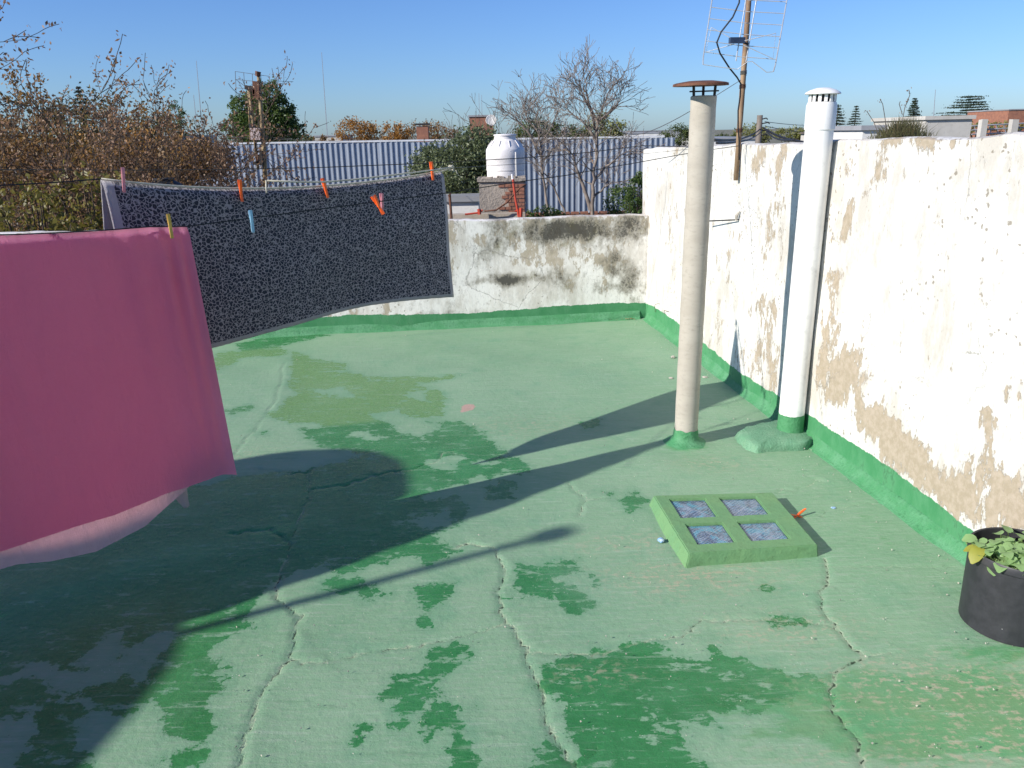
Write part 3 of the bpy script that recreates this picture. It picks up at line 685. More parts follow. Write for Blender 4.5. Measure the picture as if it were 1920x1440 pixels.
def leopard(t, uv):
    w_ = t.new('Mix', data_type='VECTOR'); w_.inputs[0].default_value = .022; t.link(uv, w_.inputs[4]); t.link(t.noise(22, 3, .6, uv, out=1), w_.inputs[5])
    v = t.voro(72, 'DISTANCE_TO_EDGE', w_.outputs[1]); n = t.noise(80, 3, .6, uv)
    v2 = t.voro(62, 'F1', w_.outputs[1], out=1)
    e = t.math('ADD', v, t.math('MULTIPLY', t.math('SUBTRACT', n, .5), .32))
    m = t.step(e, .055, .11, inv=True)
    ctr = t.math('MULTIPLY', t.step(t.voro(62, 'F1', w_.outputs[1]), .16, .24, inv=True), t.step(t.noise(40, 2, .5, uv), .5, .56))
    m = t.math('MAXIMUM', m, t.math('MULTIPLY', ctr, .8))
    c = t.mix(m, (.020, .020, .036), (.44, .40, .42))
    c = t.mix(t.math('MULTIPLY', t.noise(3, 3, .5, uv), .22), c, (.05, .05, .075))
    s = t.new('SeparateXYZ'); t.link(uv, s.inputs[0])
    # pale selvedges at both sides and the hem
    def edge(a, lo, hi, inv): return t.step(t.math('ADD', a, t.math('MULTIPLY', t.math('SUBTRACT', t.noise(60, 4, .6, uv), .5), .006)), lo, hi, inv=inv)
    b = t.math('MAXIMUM', edge(s.outputs[0], .034, .037, True), edge(s.outputs[0], DW - .019, DW - .016, False))
    b = t.math('MAXIMUM', b, edge(s.outputs[1], .017, .020, True))
    return t.mix(b, c, (.46, .43, .46))
LEO = cloth('patterned_towel_terry', leopard, .12)
LEOB = cloth('patterned_towel_back', lambda t, uv: t.mix(t.noise(60, 4, .6, uv), (.3, .28, .31), (.42, .4, .43)), .12)
dtn = Vector(((DT_TR - DT_TL).y, -(DT_TR - DT_TL).x, 0)).normalized()      # towards the camera
def dt_top(u):
    p = DT_TL.lerp(DT_TR, u); sag = .062 * 4 * u * (1 - u) * (1.0 - .25 * u)
    return p - Vector((0, 0, sag))
HT = .66
def dt_pt(u, v):    # v from the camera-side hem over the rope to the far hem
    f_ = .50; top = dt_top(u)
    if v < f_:
        k = 1 - v / f_          # 1 hem, 0 rope
        bot = DT_BL.lerp(DT_BR, u) + Vector((0, 0, .026 * sin(pi * u) - .018 * sin(2 * pi * u)))
        p = top.lerp(bot, k); off = .010
        amp = .012 * k * sin(u * 7 + 1) + .006 * sin(u * 17) * k
        p = p + dtn * (off + amp + .004 * sin(9 * k + u * 5))
        if k < .05: p.z -= 0
    else:
        k = (v - f_) / (1 - f_); p = top - Vector((0, 0, (HT - .12) * k)) - dtn * (.012 + .075 * k + .01 * k * sin(u * 8)) 
        p += (DT_TL - DT_TR).normalized() * (.030 * k * (1 - u) ** 4)
    e = .0022 * mnoise.noise(Vector((u * 160, v * 60, 0)))
    return p + Vector((0, 0, e))
dt = sheet('patterned_towel', [LEO, LEOB], None, dt_pt, 110, 60, lambda u, v: (u * DW, abs(v if v < .5 else 1 - v) * 2 * HT), .006)
tag(dt, 'dark blue and grey animal-patterned towel pegged wide over the far rope', 'towel')
# pink towel on the nearer line
MASTB = Vector((1.405, 5.05, 1.50))
PTR = P(352, 427, 3.0); pdir = Vector((MASTB.x - PTR.x, MASTB.y - PTR.y, 0)).normalized(); pnn = Vector((pdir.y, -pdir.x, 0))
PLW = 2.7
PZ = [[], []]
def p_top(u):      # u 0 left, 1 right
    s = (1 - u) * PLW; base = PTR - pdir * s
    z = np.interp(s, PZ[0], PZ[1]); return Vector((base.x, base.y, float(z)))
def solve_z(base, py):                 # height over base whose sight line has image row py
    z = .5
    for _ in range(30):
        d = np.array([base.x, base.y, z]) - EYE; yy = 720 - FPX * (d @ CU) / (d @ FW); z -= (py - yy) * (-1) * .0 + (py - yy) * .0015
    return z
def hem(cur, base, shift=0):
    d = np.array([base.x, base.y, .3]) - EYE; x = 960 + FPX * (d @ CR) / (d @ FW)
    py = np.interp(x, [c[0] for c in cur], [c[1] for c in cur]); return solve_z(base, py)
for s__ in (0, .12, .25, .4, .55, .7):
    b__ = PTR - pdir * s__; PZ[0].append(s__); PZ[1].append(hem([(-200, 452), (0, 445), (150, 441), (260, 435), (320, 430), (352, 426)], b__))
PZ[0].append(3.); PZ[1].append(PZ[1][-1] + .03)
H1 = [(-900, 1290), (-400, 1150), (0, 1030), (100, 1000), (200, 968), (300, 925), (350, 908), (405, 886)]
H2 = [(-900, 1330), (-400, 1190), (0, 1066), (60, 1060), (150, 1042), (250, 996), (330, 932), (360, 905), (405, 888)]
PHGT = 1.0
def folds(s):      # gathers near the peg
    return .013 * math.exp(-((s - .07) / .06) ** 2) * sin(s * 95 + .5 + 3 * sin(s * 14)) + .007 * math.exp(-((s - .20) / .07) ** 2) * sin(s * 62 + 1) + .004 * mnoise.noise(Vector((s * 9, 0, 2)))
def pk_pt(u, v):
    u = 1 - (1 - u) ** 1.35; s = (1 - u) * PLW; top = p_top(u); f_ = .5
    lean = pdir * (.0 + .025)          # right edge drifts outwards towards the hem
    if v < f_:
        k = 1 - v / f_; zb = hem(H1, top + pdir * .03)
        p = Vector((top.x, top.y, top.z + (zb - top.z) * k)) + pdir * .045 * k
        fd = folds(s) * math.exp(-k * 2.0) * 1.4 * min(1, .1 + k * 5) + .012 * sin(s * 6 + 1.2) * k + .006 * sin(s * 15 + 2 * k) * (1 - .5 * k)
        p += pnn * (.008 + fd + .02 * k * k * math.exp(-s * 3))
    else:
        k = (v - f_) / (1 - f_); zb = hem(H2, top)
        p = Vector((top.x, top.y, top.z + (zb - top.z) * k)) + pdir * .03 * k
        p -= pnn * (.010 + .010 * k * (1 + sin(s * 7)) )
    return p + Vector((0, 0, .0015 * mnoise.noise(Vector((u * 200, v * 40, 3)))))
def two_side(t, uv):
    g = t.new('NewGeometry').outputs['Backfacing']
    a = t.mix(t.step(t.noise(2.5, 4, .6, uv), .35, .65), (.86, .36, .58), (.90, .39, .60)); a = t.mix(t.math('MULTIPLY', t.noise(300, 3, .7, uv), .35), a, (.45, .08, .22))
    b = t.mix(t.step(t.noise(30, 4, .6, uv), .35, .65), (.62, .56, .53), (.70, .64, .60))
    return t.mix(g, a, b)
PINK = cloth('pink_and_cream_towel_terry', two_side, .56, tcol=(.96, .27, .42))
pk = sheet('pink_towel', [PINK], None, pk_pt, 230, 70, lambda u, v: ((1 - (1 - u) ** 1.35) * PLW, v * 2.1), 0)
tag(pk, 'large pink towel with cream reverse hanging over the nearer line', 'towel')
# small corner of lining hanging below the hem
def tabp(u, v):
    a = P(322 + 28 * u, 926 - 10 * u, 2.99); b = P(346 + 9 * u, 952 - 4 * u, 2.985); return a.lerp(b, v) + pnn * (.006 * sin(pi * u))
tb = sheet('hanging_corner', [cloth('cream_towel_lining', lambda t, uv: t.mix(t.noise(60, 4, .6, uv), (.62, .56, .53), (.70, .64, .60)), .3)], None, tabp, 8, 8, lambda u, v: (u * .05, v * .05), .008); adopt(tb, pk)

ROPE = simple('white_cotton_rope', (.55, .52, .42), (.40, .37, .28), 60, .9, 1, .002)
WIREB = simple('black_coated_wire', (.015, .015, .018), rough=.6)
WIREG = simple('dull_galvanised_wire', (.12, .12, .13), rough=.5)
def sagline(a, b, sag, n=24): return [a.lerp(b, i / n) - Vector((0, 0, sag * 4 * (i / n) * (1 - i / n))) for i in range(n + 1)]
KN = P(846, 315, 4.13)
rp = MB(); rope_pts = [P(60, 352, 2.85)] + [dt_top(u / 20) - dtn * .001 for u in range(0, 6)]
rp.tube([dt_top(u / 24) + Vector((0, 0, .003)) for u in range(0, 25)] + [KN], .0042, 6)
# loose stretch of the rope above the sagging towel edge
up = [P(x, y, f_) for x, y, f_ in [(501, 339, 3.45), (560, 341, 3.54), (610, 341, 3.62), (660, 337, 3.71), (720, 330, 3.83), (780, 323, 3.96), (826, 317, 4.06), (846, 314, 4.10)]]
rl = thing('clothesline_rope', 'white rope with a knotted end carrying the patterned towel', 'clothesline', (KN.x, KN.y, KN.z))
o = MB().tube(up, .0040, 6).tube([P(499, 338, 3.45), P(499, 352, 3.44), P(500, 362, 3.43)], .0038, 6).build('rope', ROPE, None, True); adopt(o, rl)
o = rp.build('rope', ROPE, None, True); adopt(o, rl)
km = MB()
for k in range(4):
    a = k * 1.7; km.tube([KN + Vector((.012 * cos(a + j * .9), .01 * sin(a + j), .012 * sin(a * 2 + j * 1.1))) for j in range(6)], .0042, 6)
km.tube([KN, KN + Vector((.012, 0, -.02)), KN + Vector((.022, 0, -.012)), KN + Vector((.03, .0, -.03))], .0035, 6)
o = km.build('knot', ROPE, None, True); adopt(o, rl)
lt = thing('support_wire', 'thin wire from the rope knot to the top of the white wall', 'wire', KN)
w1e = Vector((1.37, 5.56, 1.49))
o = MB().tube(sagline(KN, w1e, .012), .0012, 5).build('wire', WIREG); adopt(o, lt)
o = MB().tube(sagline(DT_TL + Vector((0, 0, .003)), P(-300, 352, 2.4), .01), .0024, 5).build('rope_tail', WIREB); adopt(o, rl)
# black upper wire: far line
bwl = [P(-120, 317, 5.2), P(0, 318, 5.3), P(230, 319, 5.5), P(400, 318, 5.62), P(600, 314, 5.78), P(800, 306, 5.95), P(985, 296, 6.1), P(1100, 286, 6.2), P(1205, 273, 6.4), w1e + Vector((-.06, .55, -.01)), w1e]
tag(MB().tube(bwl, .0030, 5).build('black_clothesline', WIREB, None, True), 'taut black wire running across the view above the patterned towel', 'clothesline')
# lower line: carries the pink towel, the blue peg and passes before the patterned towel
q1 = p_top(.8); wl = [p_top(u / 20) + Vector((0, 0, .003)) for u in range(0, 21)]
def low(px, py):                       # point of the lower line: in the vertical plane of that line
    d = Vector(ray(px, py)); nn = Vector((pdir.y, -pdir.x, 0)); t = (PTR - Vector(EYE)).dot(nn) / d.dot(nn); return Vector(EYE) + d * t
wl += [low(x, y) for x, y in [(400, 418), (470, 409), (560, 397), (640, 387), (710, 378), (780, 369), (835, 362), (900, 352), (985, 339), (1060, 329), (1130, 316), (1205, 303), (1270, 291), (1330, 281)]] + [MASTB]
tag(MB().tube(wl, .0022, 5).build('lower_clothesline', WIREB, None, True), 'thin wire low across the patterned towel that the pink towel hangs from', 'clothesline')

def peg(px, py0, py1, px1, fw, col, label, parent_mat  , yaw=0.6, open_=0.0):
    open_ *= .45
    a = P(px, py0, fw); b = P(px1, py1, fw); ln = (b - a).length; m = (a + b) / 2
    root = thing('clothes_peg', label, 'clothes peg', m, 0, 'clothes pegs')
    d = (a - b).normalized(); side = Vector((cos(yaw), sin(yaw), 0)); side = (side - d * side.dot(d)).normalized(); nrm = d.cross(side)
    M = Matrix((side, nrm, d)).transposed()
    for s in (-1, 1):
        bm = bmesh.new(); L = ln; pr_ = [(-.5, .0012), (-.42, .003), (-.2, .0045), (-.12, .0035), (.0, .0055), (.2, .006), (.5, .0025)]
        vs0 = []; o0 = s * open_
        for (zz, th) in pr_:
            gap = .0008 + max(0, zz) * .012
            vs0.append([bm.verts.new(M @ Vector((xx, s * (gap + (th if k else 0)) + o0 * zz, zz * L))) for xx, k in ((-.005, 0), (.005, 0), (.005, 1), (-.005, 1))])
        for i in range(len(vs0) - 1):
            for k in range(4): bm.faces.new((vs0[i][k], vs0[i][(k + 1) % 4], vs0[i + 1][(k + 1) % 4], vs0[i + 1][k]))
        bm.faces.new(vs0[0]); bm.faces.new(vs0[-1]); bmesh.ops.recalc_face_normals(bm, faces=bm.faces)
        obj('jaw', bm, parent_mat, root)
    c = M @ Vector((0, 0, 0)); sp = MB()
    sp.tube([M @ Vector((-.0065 + .0013 * j, .0075 * cos(j * 1.3), .0045 * sin(j * 1.3))) for j in range(11)], .0009, 4)
    sp.build('spring', STEEL, root); return root
STEEL = simple('spring_steel', (.35, .33, .30), rough=.35, metal=.8)
ORANGE = plastic('orange_peg_plastic', (.85, .115, .012), .4); PPINK = plastic('pale_pink_peg_plastic', (.52, .20, .23), .5)
PBLUE = plastic('light_blue_peg_plastic', (.22, .42, .55), .5); PYEL = plastic('wooden_yellow_peg', (.48, .30, .06), .6)
def dtf(px): 
    u = 0
    for _ in range(40):
        p = dt_top(u); d = np.array(p) - EYE; x = 960 + FPX * (d @ CR) / (d @ FW)
        if x > px: break
        u += .025
    return p.y
peg(230, 314, 361, 233, dtf(230) - .035, 0, 'pale pink peg at the left end of the patterned towel', PPINK)
peg(449, 337, 378, 454, dtf(452) - .04, 0, 'orange peg on the sagging middle of the patterned towel, left of the rope fork', ORANGE, .55, .03)
peg(604, 334, 371, 615, dtf(610) - .04, 0, 'tilted orange peg on the rope right of the middle of the patterned towel', ORANGE)
peg(808, 303, 338, 812, dtf(810) - .04, 0, 'orange peg at the far right corner of the patterned towel', ORANGE)
peg(699, 367, 402, 719, low(710, 378).y - .02, 0, 'orange peg slanting on the low wire in front of the patterned towel', ORANGE, .6, .04)
peg(715, 362, 392, 717, low(715, 378).y + .02, 0, 'pale pink peg half hidden behind the slanting orange peg', PPINK)
peg(469, 394, 436, 475, low(472, 409).y - .01, 0, 'light blue peg hanging alone on the low wire', PBLUE)
peg(315, 401, 447, 323, 2.93, 0, 'yellow peg gripping the right end of the pink towel', PYEL)
# peg lying on the roof by the skylight
pg = peg(0, 0, 100, 0, 2, 0, 'broken orange peg lying on the roof beside the skylight', ORANGE, 0, .06)
g = G(1497, 966, .012); pg.location = g; pg.rotation_euler = (radians(88), radians(8), radians(96)); 
for c_ in pg.children:
    zs_ = [v.co.length for v in c_.data.vertices]; s_ = .043 / max(.001, max(zs_)) if c_.name.startswith('jaw') else 1
    if c_.name.startswith('jaw'):
        for v in c_.data.vertices: v.co.z *= s_; 
# short stones, chips, wrappers
STONE = simple('pale_cement_chip', (.46, .42, .36), (.34, .31, .27), 30, .9, .7, .003)
def chip(px, py, size, mat, name, label, cat, flat=.5, group=None, z=0.):
    bm = bmesh.new(); bmesh.ops.create_icosphere(bm, subdivisions=2, radius=size)
    for v in bm.verts:
        n_ = 1 + .45 * mnoise.noise(v.co / size * 1.3 + Vector((px, py, 0))); v.co = Vector((v.co.x * n_ * 1.3, v.co.y * n_, v.co.z * n_ * flat))
    o = obj(name, bm, mat); g = G(px, py); o.location = (g.x, g.y, size * flat * .7 + z); o.rotation_euler = (0, 0, R.uniform(0, 6))
    return tag(o, label, cat, group)
chip(1262, 671, .016, STONE, 'cement_chip', 'pale cement chip left of the grey flue pipe, the farther of two', 'stone', .6)
chip(1258, 710, .013, STONE, 'cement_chip', 'pale cement chip left of the grey flue pipe, the nearer of two', 'stone', .5)
chip(1322, 708, .015, STONE, 'cement_chip', 'flat pale cement chip between the grey flue pipe and the wall', 'stone', .35)
chip(1086, 602, .013, simple('terracotta_crumb', (.42, .13, .05)), 'terracotta_crumb', 'small orange crumb on the roof near the back wall', 'debris', .6)
BW = simple('blue_foil_wrapper', (.10, .28, .48), (.5, .55, .6), 90, .3, .6, .003)
chip(1239, 1015, .012, BW, 'crumpled_wrapper', 'crumpled blue foil wrapper left of the skylight', 'litter', .8)
chip(1563, 953, .008, BW, 'crumpled_wrapper', 'tiny pale blue scrap on the roof right of the skylight', 'litter', .5)
# dry leaves and grit in the corner
lf = MB()
for k in range(220):
    c_ = G(1188, 596) + Vector((-abs(R.gauss(0, .30)), -abs(R.gauss(0, .05)) + R.uniform(-.02, .03), .012)); a = R.uniform(0, 6.28); s_ = R.uniform(.003, .012)
    u_ = Vector((cos(a), sin(a), R.uniform(-.3, .3))) * s_; v_ = Vector((-sin(a), cos(a), R.uniform(-.3, .3))) * s_ * .5
    lf.add([c_ - u_, c_ + v_, c_ + u_, c_ - v_], [(0, 1, 2, 3)])
tag(lf.build('leaf_litter', leaf_mat('dry_litter', (.30, .16, .07), (.42, .26, .14), .1)), 'scattered dry leaf bits in the far corner of the roof', 'leaf litter', kind='stuff')
gr = MB()
for k in range(650):
    px_ = R.uniform(430, 1900); py_ = R.uniform(620, 1430); c_ = G(px_, py_)
    if k % 3 == 0: c_ = WA + WD * R.uniform(.1, 5.4) - WN * abs(R.gauss(.02, .10))
    if (c_ - WA).dot(WN) > -.01: continue
    s_2 = R.choice((.0012, .0016, .002, .0032)); c_ = Vector((c_.x, c_.y, .006 + s_2)); v_ = [c_ + Vector((R.uniform(-1, 1), R.uniform(-1, 1), 0)).normalized() * s_2 * R.uniform(.8, 1.4) for q in range(3)]
    gr.add(v_ + [c_ + Vector((0, 0, s_2)), c_ - Vector((0, 0, s_2 * 1.5))], [(0, 1, 3), (1, 2, 3), (2, 0, 3), (1, 0, 4), (2, 1, 4), (0, 2, 4)])
tag(gr.build('grit', STONE), 'pale grit and crumbs scattered over the green roof, thickest along the right wall', 'grit', kind='stuff')
# nail and stub on the wall
def on_rw(px, py, off=0.): a, z = on_right(px, py); p = WA + WD * a + WN * (WOFF - off); return Vector((p.x, p.y, z))
sb = thing('wall_hook', 'bent iron hook sticking out of the white wall between the pipes', 'hook', on_rw(1386, 412))
o = MB().tube([on_rw(1385, 412, -.01), on_rw(1385, 412, .02), on_rw(1341, 414, .08)], .0045, 6).build('iron_rod', BLACKI); adopt(o, sb)
o = MB().tube([on_rw(1388, 396, .004), on_rw(1386, 404, .018), on_rw(1385, 413, .016)], [.005, .012, .008], 8).build('mortar_blob', STONE); adopt(o, sb)
for (x0, y0, x1, y1, lb) in [(1229, 585, 1237, 568, 'short curved wire stub low on the white wall near the corner'), (1246, 588, 1256, 585, 'hooked wire stub low on the white wall, nearer the grey flue pipe')]:
    m_ = ((x0 + x1) / 2 - 1, (y0 + y1) / 2 - 5)
    tag(MB().tube([on_rw(x0, y0, .002), on_rw(*m_, .02), on_rw(x1, y1, .004)], .0022, 5).build('wire_stub', RUST), lb, 'wire')
# rounded dark opening patch on the wall top behind the white pipe
# ------------------------------------------------------------------ ANTENNA MAST
MB_ = on_rw(1386, 338, .022); mt = thing('antenna_mast', 'rusty mast fixed to the white wall carrying a wire grid aerial', 'antenna', MB_)
MRUST = simple('weathered_mast', (.30, .20, .12), (.17, .10, .06), 14, .75, .4, .002, stretch=(1, 1, .4))
mz = [MB_ + Vector((0, 0, z)) for z in (-.0, .3, .7)]
mtop = P(1412, -110, MB_.y + .01)
o = MB().tube([MB_, MB_.lerp(mtop, .3), MB_.lerp(mtop, .7), mtop], [.014, .0165, .0155, .014], 12).build('mast', MRUST, None, True); adopt(o, mt)
for py in (243, 158, 132):
    q = MB_.lerp(mtop, (338 - py) / 448); mm = MB()
    for k in range(4): mm.tube([q + Vector((.019 * cos(a * pi / 4), .019 * sin(a * pi / 4), .006 * k + .001 * a)) for a in range(9)], .0022, 4)
    o = mm.build('wire_wrap', RUST if py != 132 else STEEL); adopt(o, mt)
AL = simple('aerial_aluminium', (.55, .55, .56), rough=.4, metal=.5)
aA, aB = P(1317, 118, 4.92), P(1452, 132, 4.78); aup = (P(1338, -20, 4.92) - aA).normalized(); ac = (aB - aA)
def ap(u, v, out=0):
    n_ = ac.cross(aup).normalized(); n_ = n_ if n_.y < 0 else -n_; return aA + ac * u + aup * v + n_ * out
HT2 = .80
for u in (0, .46, .60, 1):
    v0 = .0 if u in (0, 1) else .03
    o = MB().tube([ap(u + (.012 if u < .5 else -.012), -.008 if u in (0, 1) else v0), ap(u, .03), ap(u, HT2)], .0034, 6).build('frame_rod', AL); adopt(o, mt)
k = 0; v = .055
while v < HT2:
    o = MB().tube([ap(0, v + .004), ap(.5, v - .003), ap(1, v + .003)], .0022, 5).build('reflector_rod', AL); adopt(o, mt); v += .0585
o = MB().tube([ap(0.01, -.008), ap(.25, -.012), ap(.5, -.014), ap(.62, .03), ap(.68, .035), ap(.9, -.014), ap(.985, -.008)], .0022, 5).build('lower_rod', AL); adopt(o, mt)
for v in (.13, .43):
    for sg in (-1, 1):
        c0_ = ap(.47 + .06 * sg, v, .04)
        o = MB().tube([c0_, ap(.5 + .44 * sg, v + .055, .04), ap(.5 + .46 * sg, v - .075, .04), ap(.47 + .06 * sg, v - .02, .04)], .0024, 5).build('whisker_rod', AL); adopt(o, mt)
    o = MB().box(ap(.44, v, .045), (.085, .03, .03), Matrix.Rotation(.1, 3, 'Z')).build('junction_box', plastic('aerial_blue_plastic', (.02, .035, .07))); adopt(o, mt)
    o = MB().tube([ap(.45, v, .04), ap(.58, v - .005, -.03)], .006, 6).build('bracket', BLACKI); adopt(o, mt)
cab = [P(x, y, f_) for x, y, f_ in [(1388, -30, 4.8), (1386, 5, 4.8), (1374, 32, 4.8), (1352, 60, 4.8), (1344, 80, 4.8), (1350, 100, 4.82), (1368, 128, 4.88), (1382, 145, 4.93), (1389, 157, 4.97), (1388, 180, 4.98), (1384, 207, 4.98), (1384, 240, 4.98), (1386, 265, 5.0), (1386, 300, 5.01)]]
o = MB().tube(cab, .0045, 6).build('cable', WIREB, None, True); adopt(o, mt)
oc = sagline(P(1150, 222, 40), P(1389, 150, 5.0), .5, 30)
tag(MB().tube(oc, [.02 - .018 * i / 30 for i in range(31)], 5).build('overhead_cable', WIREG), 'long cable rising from behind the bare tree to the aerial mast', 'cable')
# unseen shadow casters added out of frame on the left: tall pole, two sheets
pl = Vector((.21, 3.03, 0)) - Vector((cos(radians(27)), sin(radians(27)), 0)) * (3.0 / tan(radians(28)))
o = MB().tube([pl, pl + Vector((0, 0, 2.0)), pl + Vector((0, 0, 3.0))], .022, 10).tube([pl + Vector((0, 0, 2.93)), pl + Vector((0, 0, 3.0))], .05, 10).build('shadow_post', BLACKI)
tag(o, 'tall unseen iron post added left outside the picture to cast the pole shadow', 'post')
s_ = Vector((cos(radians(27)), sin(radians(27)), 0))
def unshadow(px, py, z): g = G(px, py); p = Vector((g.x, g.y, 0)) - s_ * z / tan(radians(28)); p.z = z; return p
bl_edge = [(418, 866), (500, 852), (570, 844), (640, 841), (705, 846), (748, 862), (768, 890), (768, 925), (735, 975), (560, 1065), (420, 1115), (350, 1160), (345, 1200), (330, 1245), (255, 1340), (150, 1450), (60, 1530)]
def hung(edge, label, matn, col, slope=None):  # unseen sheet added only to cast a soft floor shadow with this outline
    tops = [unshadow(x, y, 2.0) for x, y in edge]
    if slope:                                # extra lowered edge, shaped so its shadow fills the gap beside the towel's
        e0 = tops[-1]; sx = Vector((s_.x, s_.y, 0))
        for (x, y) in slope:
            g = G(x, y); Ls = (Vector((g.x, g.y, 0)) - Vector((e0.x, e0.y, 0))).dot(sx); q = Vector((g.x, g.y, 0)) - sx * Ls; tops.append(Vector((q.x, q.y, Ls * tan(radians(28)))))
    def blp(u, v):
        i = u * (len(tops) - 1); k = min(int(i), len(tops) - 2); p = tops[k].lerp(tops[k + 1], i - k); return Vector((p.x, p.y, p.z + (.55 - p.z) * v))
    o = sheet('shadow_caster_sheet', [cloth(matn, lambda t, uv: t.mix(t.noise(5, 3, .5, uv), col, tuple(c * 1.4 for c in col)), .02)], None, blp, 64, 14, lambda u, v: (u * 3, v), .01)
    tag(o, label, 'shadow caster')
hung(bl_edge[:8], 'unseen brown sheet added left outside the picture to cast the soft floor shadow, the farther of two', 'brown_caster_cloth', (.07, .05, .04), [(740, 941), (656, 964), (506, 1001), (375, 1045), (188, 1112), (0, 1160)])
hung(bl_edge[11:], 'unseen grey sheet added left outside the picture to cast the soft floor shadow, the nearer of two', 'grey_caster_cloth', (.06, .06, .065))

# ------------------------------------------------------------------ BACKGROUND
GZ = -3.3
gm = NT('dusty_ground'); co = gm.coord(); n = gm.noise(.15, 6, .6, co); gm.set(gm.mix(gm.step(n, .4, .6), (.10, .11, .06), (.20, .18, .14)), .95, gm.bump(gm.noise(1, 5, .6, co), .2, .5))
tag(pyd('ground', [(-4000, -200, GZ), (4000, -200, GZ), (4000, 5000, GZ), (-4000, 5000, GZ)], [(0, 1, 2, 3)], gm.m), kind='structure')

# ---- vegetation generators
BARK = simple('grey_bark', (.15, .125, .10), (.085, .07, .055), 5, .9, .8, .02)
BARKD = simple('dark_brown_bark', (.10, .075, .055), (.05, .037, .028), 5, .9, .8, .02)
def grow(mb, rnd, p, d, L, r, lev, tips, spread=.55, nseg=4, up=.08, kids=3, minr=.004, sides=4):
    pts = [p.copy()]; rr = [r]; q = p.copy(); dd = d.copy()
    for i in range(nseg):
        dd = (dd + Vector((rnd.gauss(0, .16), rnd.gauss(0, .16), rnd.gauss(0, .12) + up))).normalized(); q = q + dd * L / nseg
        pts.append(q.copy()); rr.append(max(minr, r * (1 - .55 * (i + 1) / nseg)))
        if lev == 0 or i >= nseg - 2: tips.append((q.copy(), dd.copy(), lev))
    mb.tube(pts, rr, sides if lev < 2 else 5, cap=False)
    if lev > 0:
        for k in range(kids):
            i = rnd.choice(range(1, len(pts))) if k else len(pts) - 1
            a = rnd.uniform(0, 2 * pi); ax_ = dd.orthogonal().normalized(); ax_ = Matrix.Rotation(a, 3, dd) @ ax_
            nd = (dd + ax_ * rnd.uniform(.5, 1.2) * spread * 1.6).normalized()
            grow(mb, rnd, pts[i], nd, L * rnd.uniform(.6, .85), rr[i] * .68, lev - 1, tips, spread, nseg, up, kids, minr, sides)
def leaves(name, pts, size, mat, parent, rnd, jit=.1, asp=.5, droop=0.):
    n = len(pts); rs = np.random.RandomState(rnd.randrange(10 ** 6))
    Pp = np.array(pts) + rs.normal(0, jit, (n, 3)); a = rs.normal(size=(n, 3)); a[:, 2] -= droop; a /= np.linalg.norm(a, axis=1)[:, None]
    b = rs.normal(size=(n, 3)); b = np.cross(a, b); b /= np.linalg.norm(b, axis=1)[:, None]
    s = size * rs.uniform(.6, 1.3, n)[:, None]
    V = np.stack([Pp - a * s * .5, Pp + b * s * asp * .5, Pp + a * s * .5, Pp - b * s * asp * .5], 1).reshape(-1, 3)
    me = bpy.data.meshes.new(name); me.vertices.add(4 * n); me.vertices.foreach_set('co', V.astype(np.float32).ravel())
    me.loops.add(4 * n); me.loops.foreach_set('vertex_index', np.arange(4 * n, dtype=np.int32)); me.polygons.add(n); me.polygons.foreach_set('loop_start', np.arange(0, 4 * n, 4, dtype=np.int32))
    me.update(calc_edges=True); return obj(name, me, mat, parent)
def branchy(label, base, height, seed, lev=4, leaf=None, nleaf=0, lsize=.08, stems=3, lean=None, r0=.06, spread=.5, kids=3, bark=None, cat='tree', name='bare_tree', group=None, jit=.1, zlo=-99, droop=0., up=.05, minr=.004):
    rnd = random.Random(seed); root = thing(name, label, cat, base, 0, group); mb = MB(); tips = []
    for s in range(stems):
        a = rnd.uniform(0, 2 * pi) if stems > 1 else 0; tilt = rnd.uniform(.1, .45) if stems > 1 else .05
        d = Vector((cos(a) * tilt, sin(a) * tilt * .6, 1)).normalized()
        if lean: d = (d + Vector(lean)).normalized()
        grow(mb, rnd, Vector((rnd.uniform(-.1, .1) * stems, rnd.uniform(-.1, .1), 0)), d, height * rnd.uniform(.34, .46), r0 * rnd.uniform(.7, 1.1), lev, tips, spread, 5, up, kids, minr)
    mb.build('trunk', bark or BARK, root, True)
    if leaf and nleaf:
        T = [t for t in tips if t[0].z > zlo]; pts = [tuple(t_[0]) for t_ in (rnd.choice(T) for _ in range(nleaf))]
        leaves('crown', pts, lsize, leaf, root, rnd, jit, .5, droop)
    return root
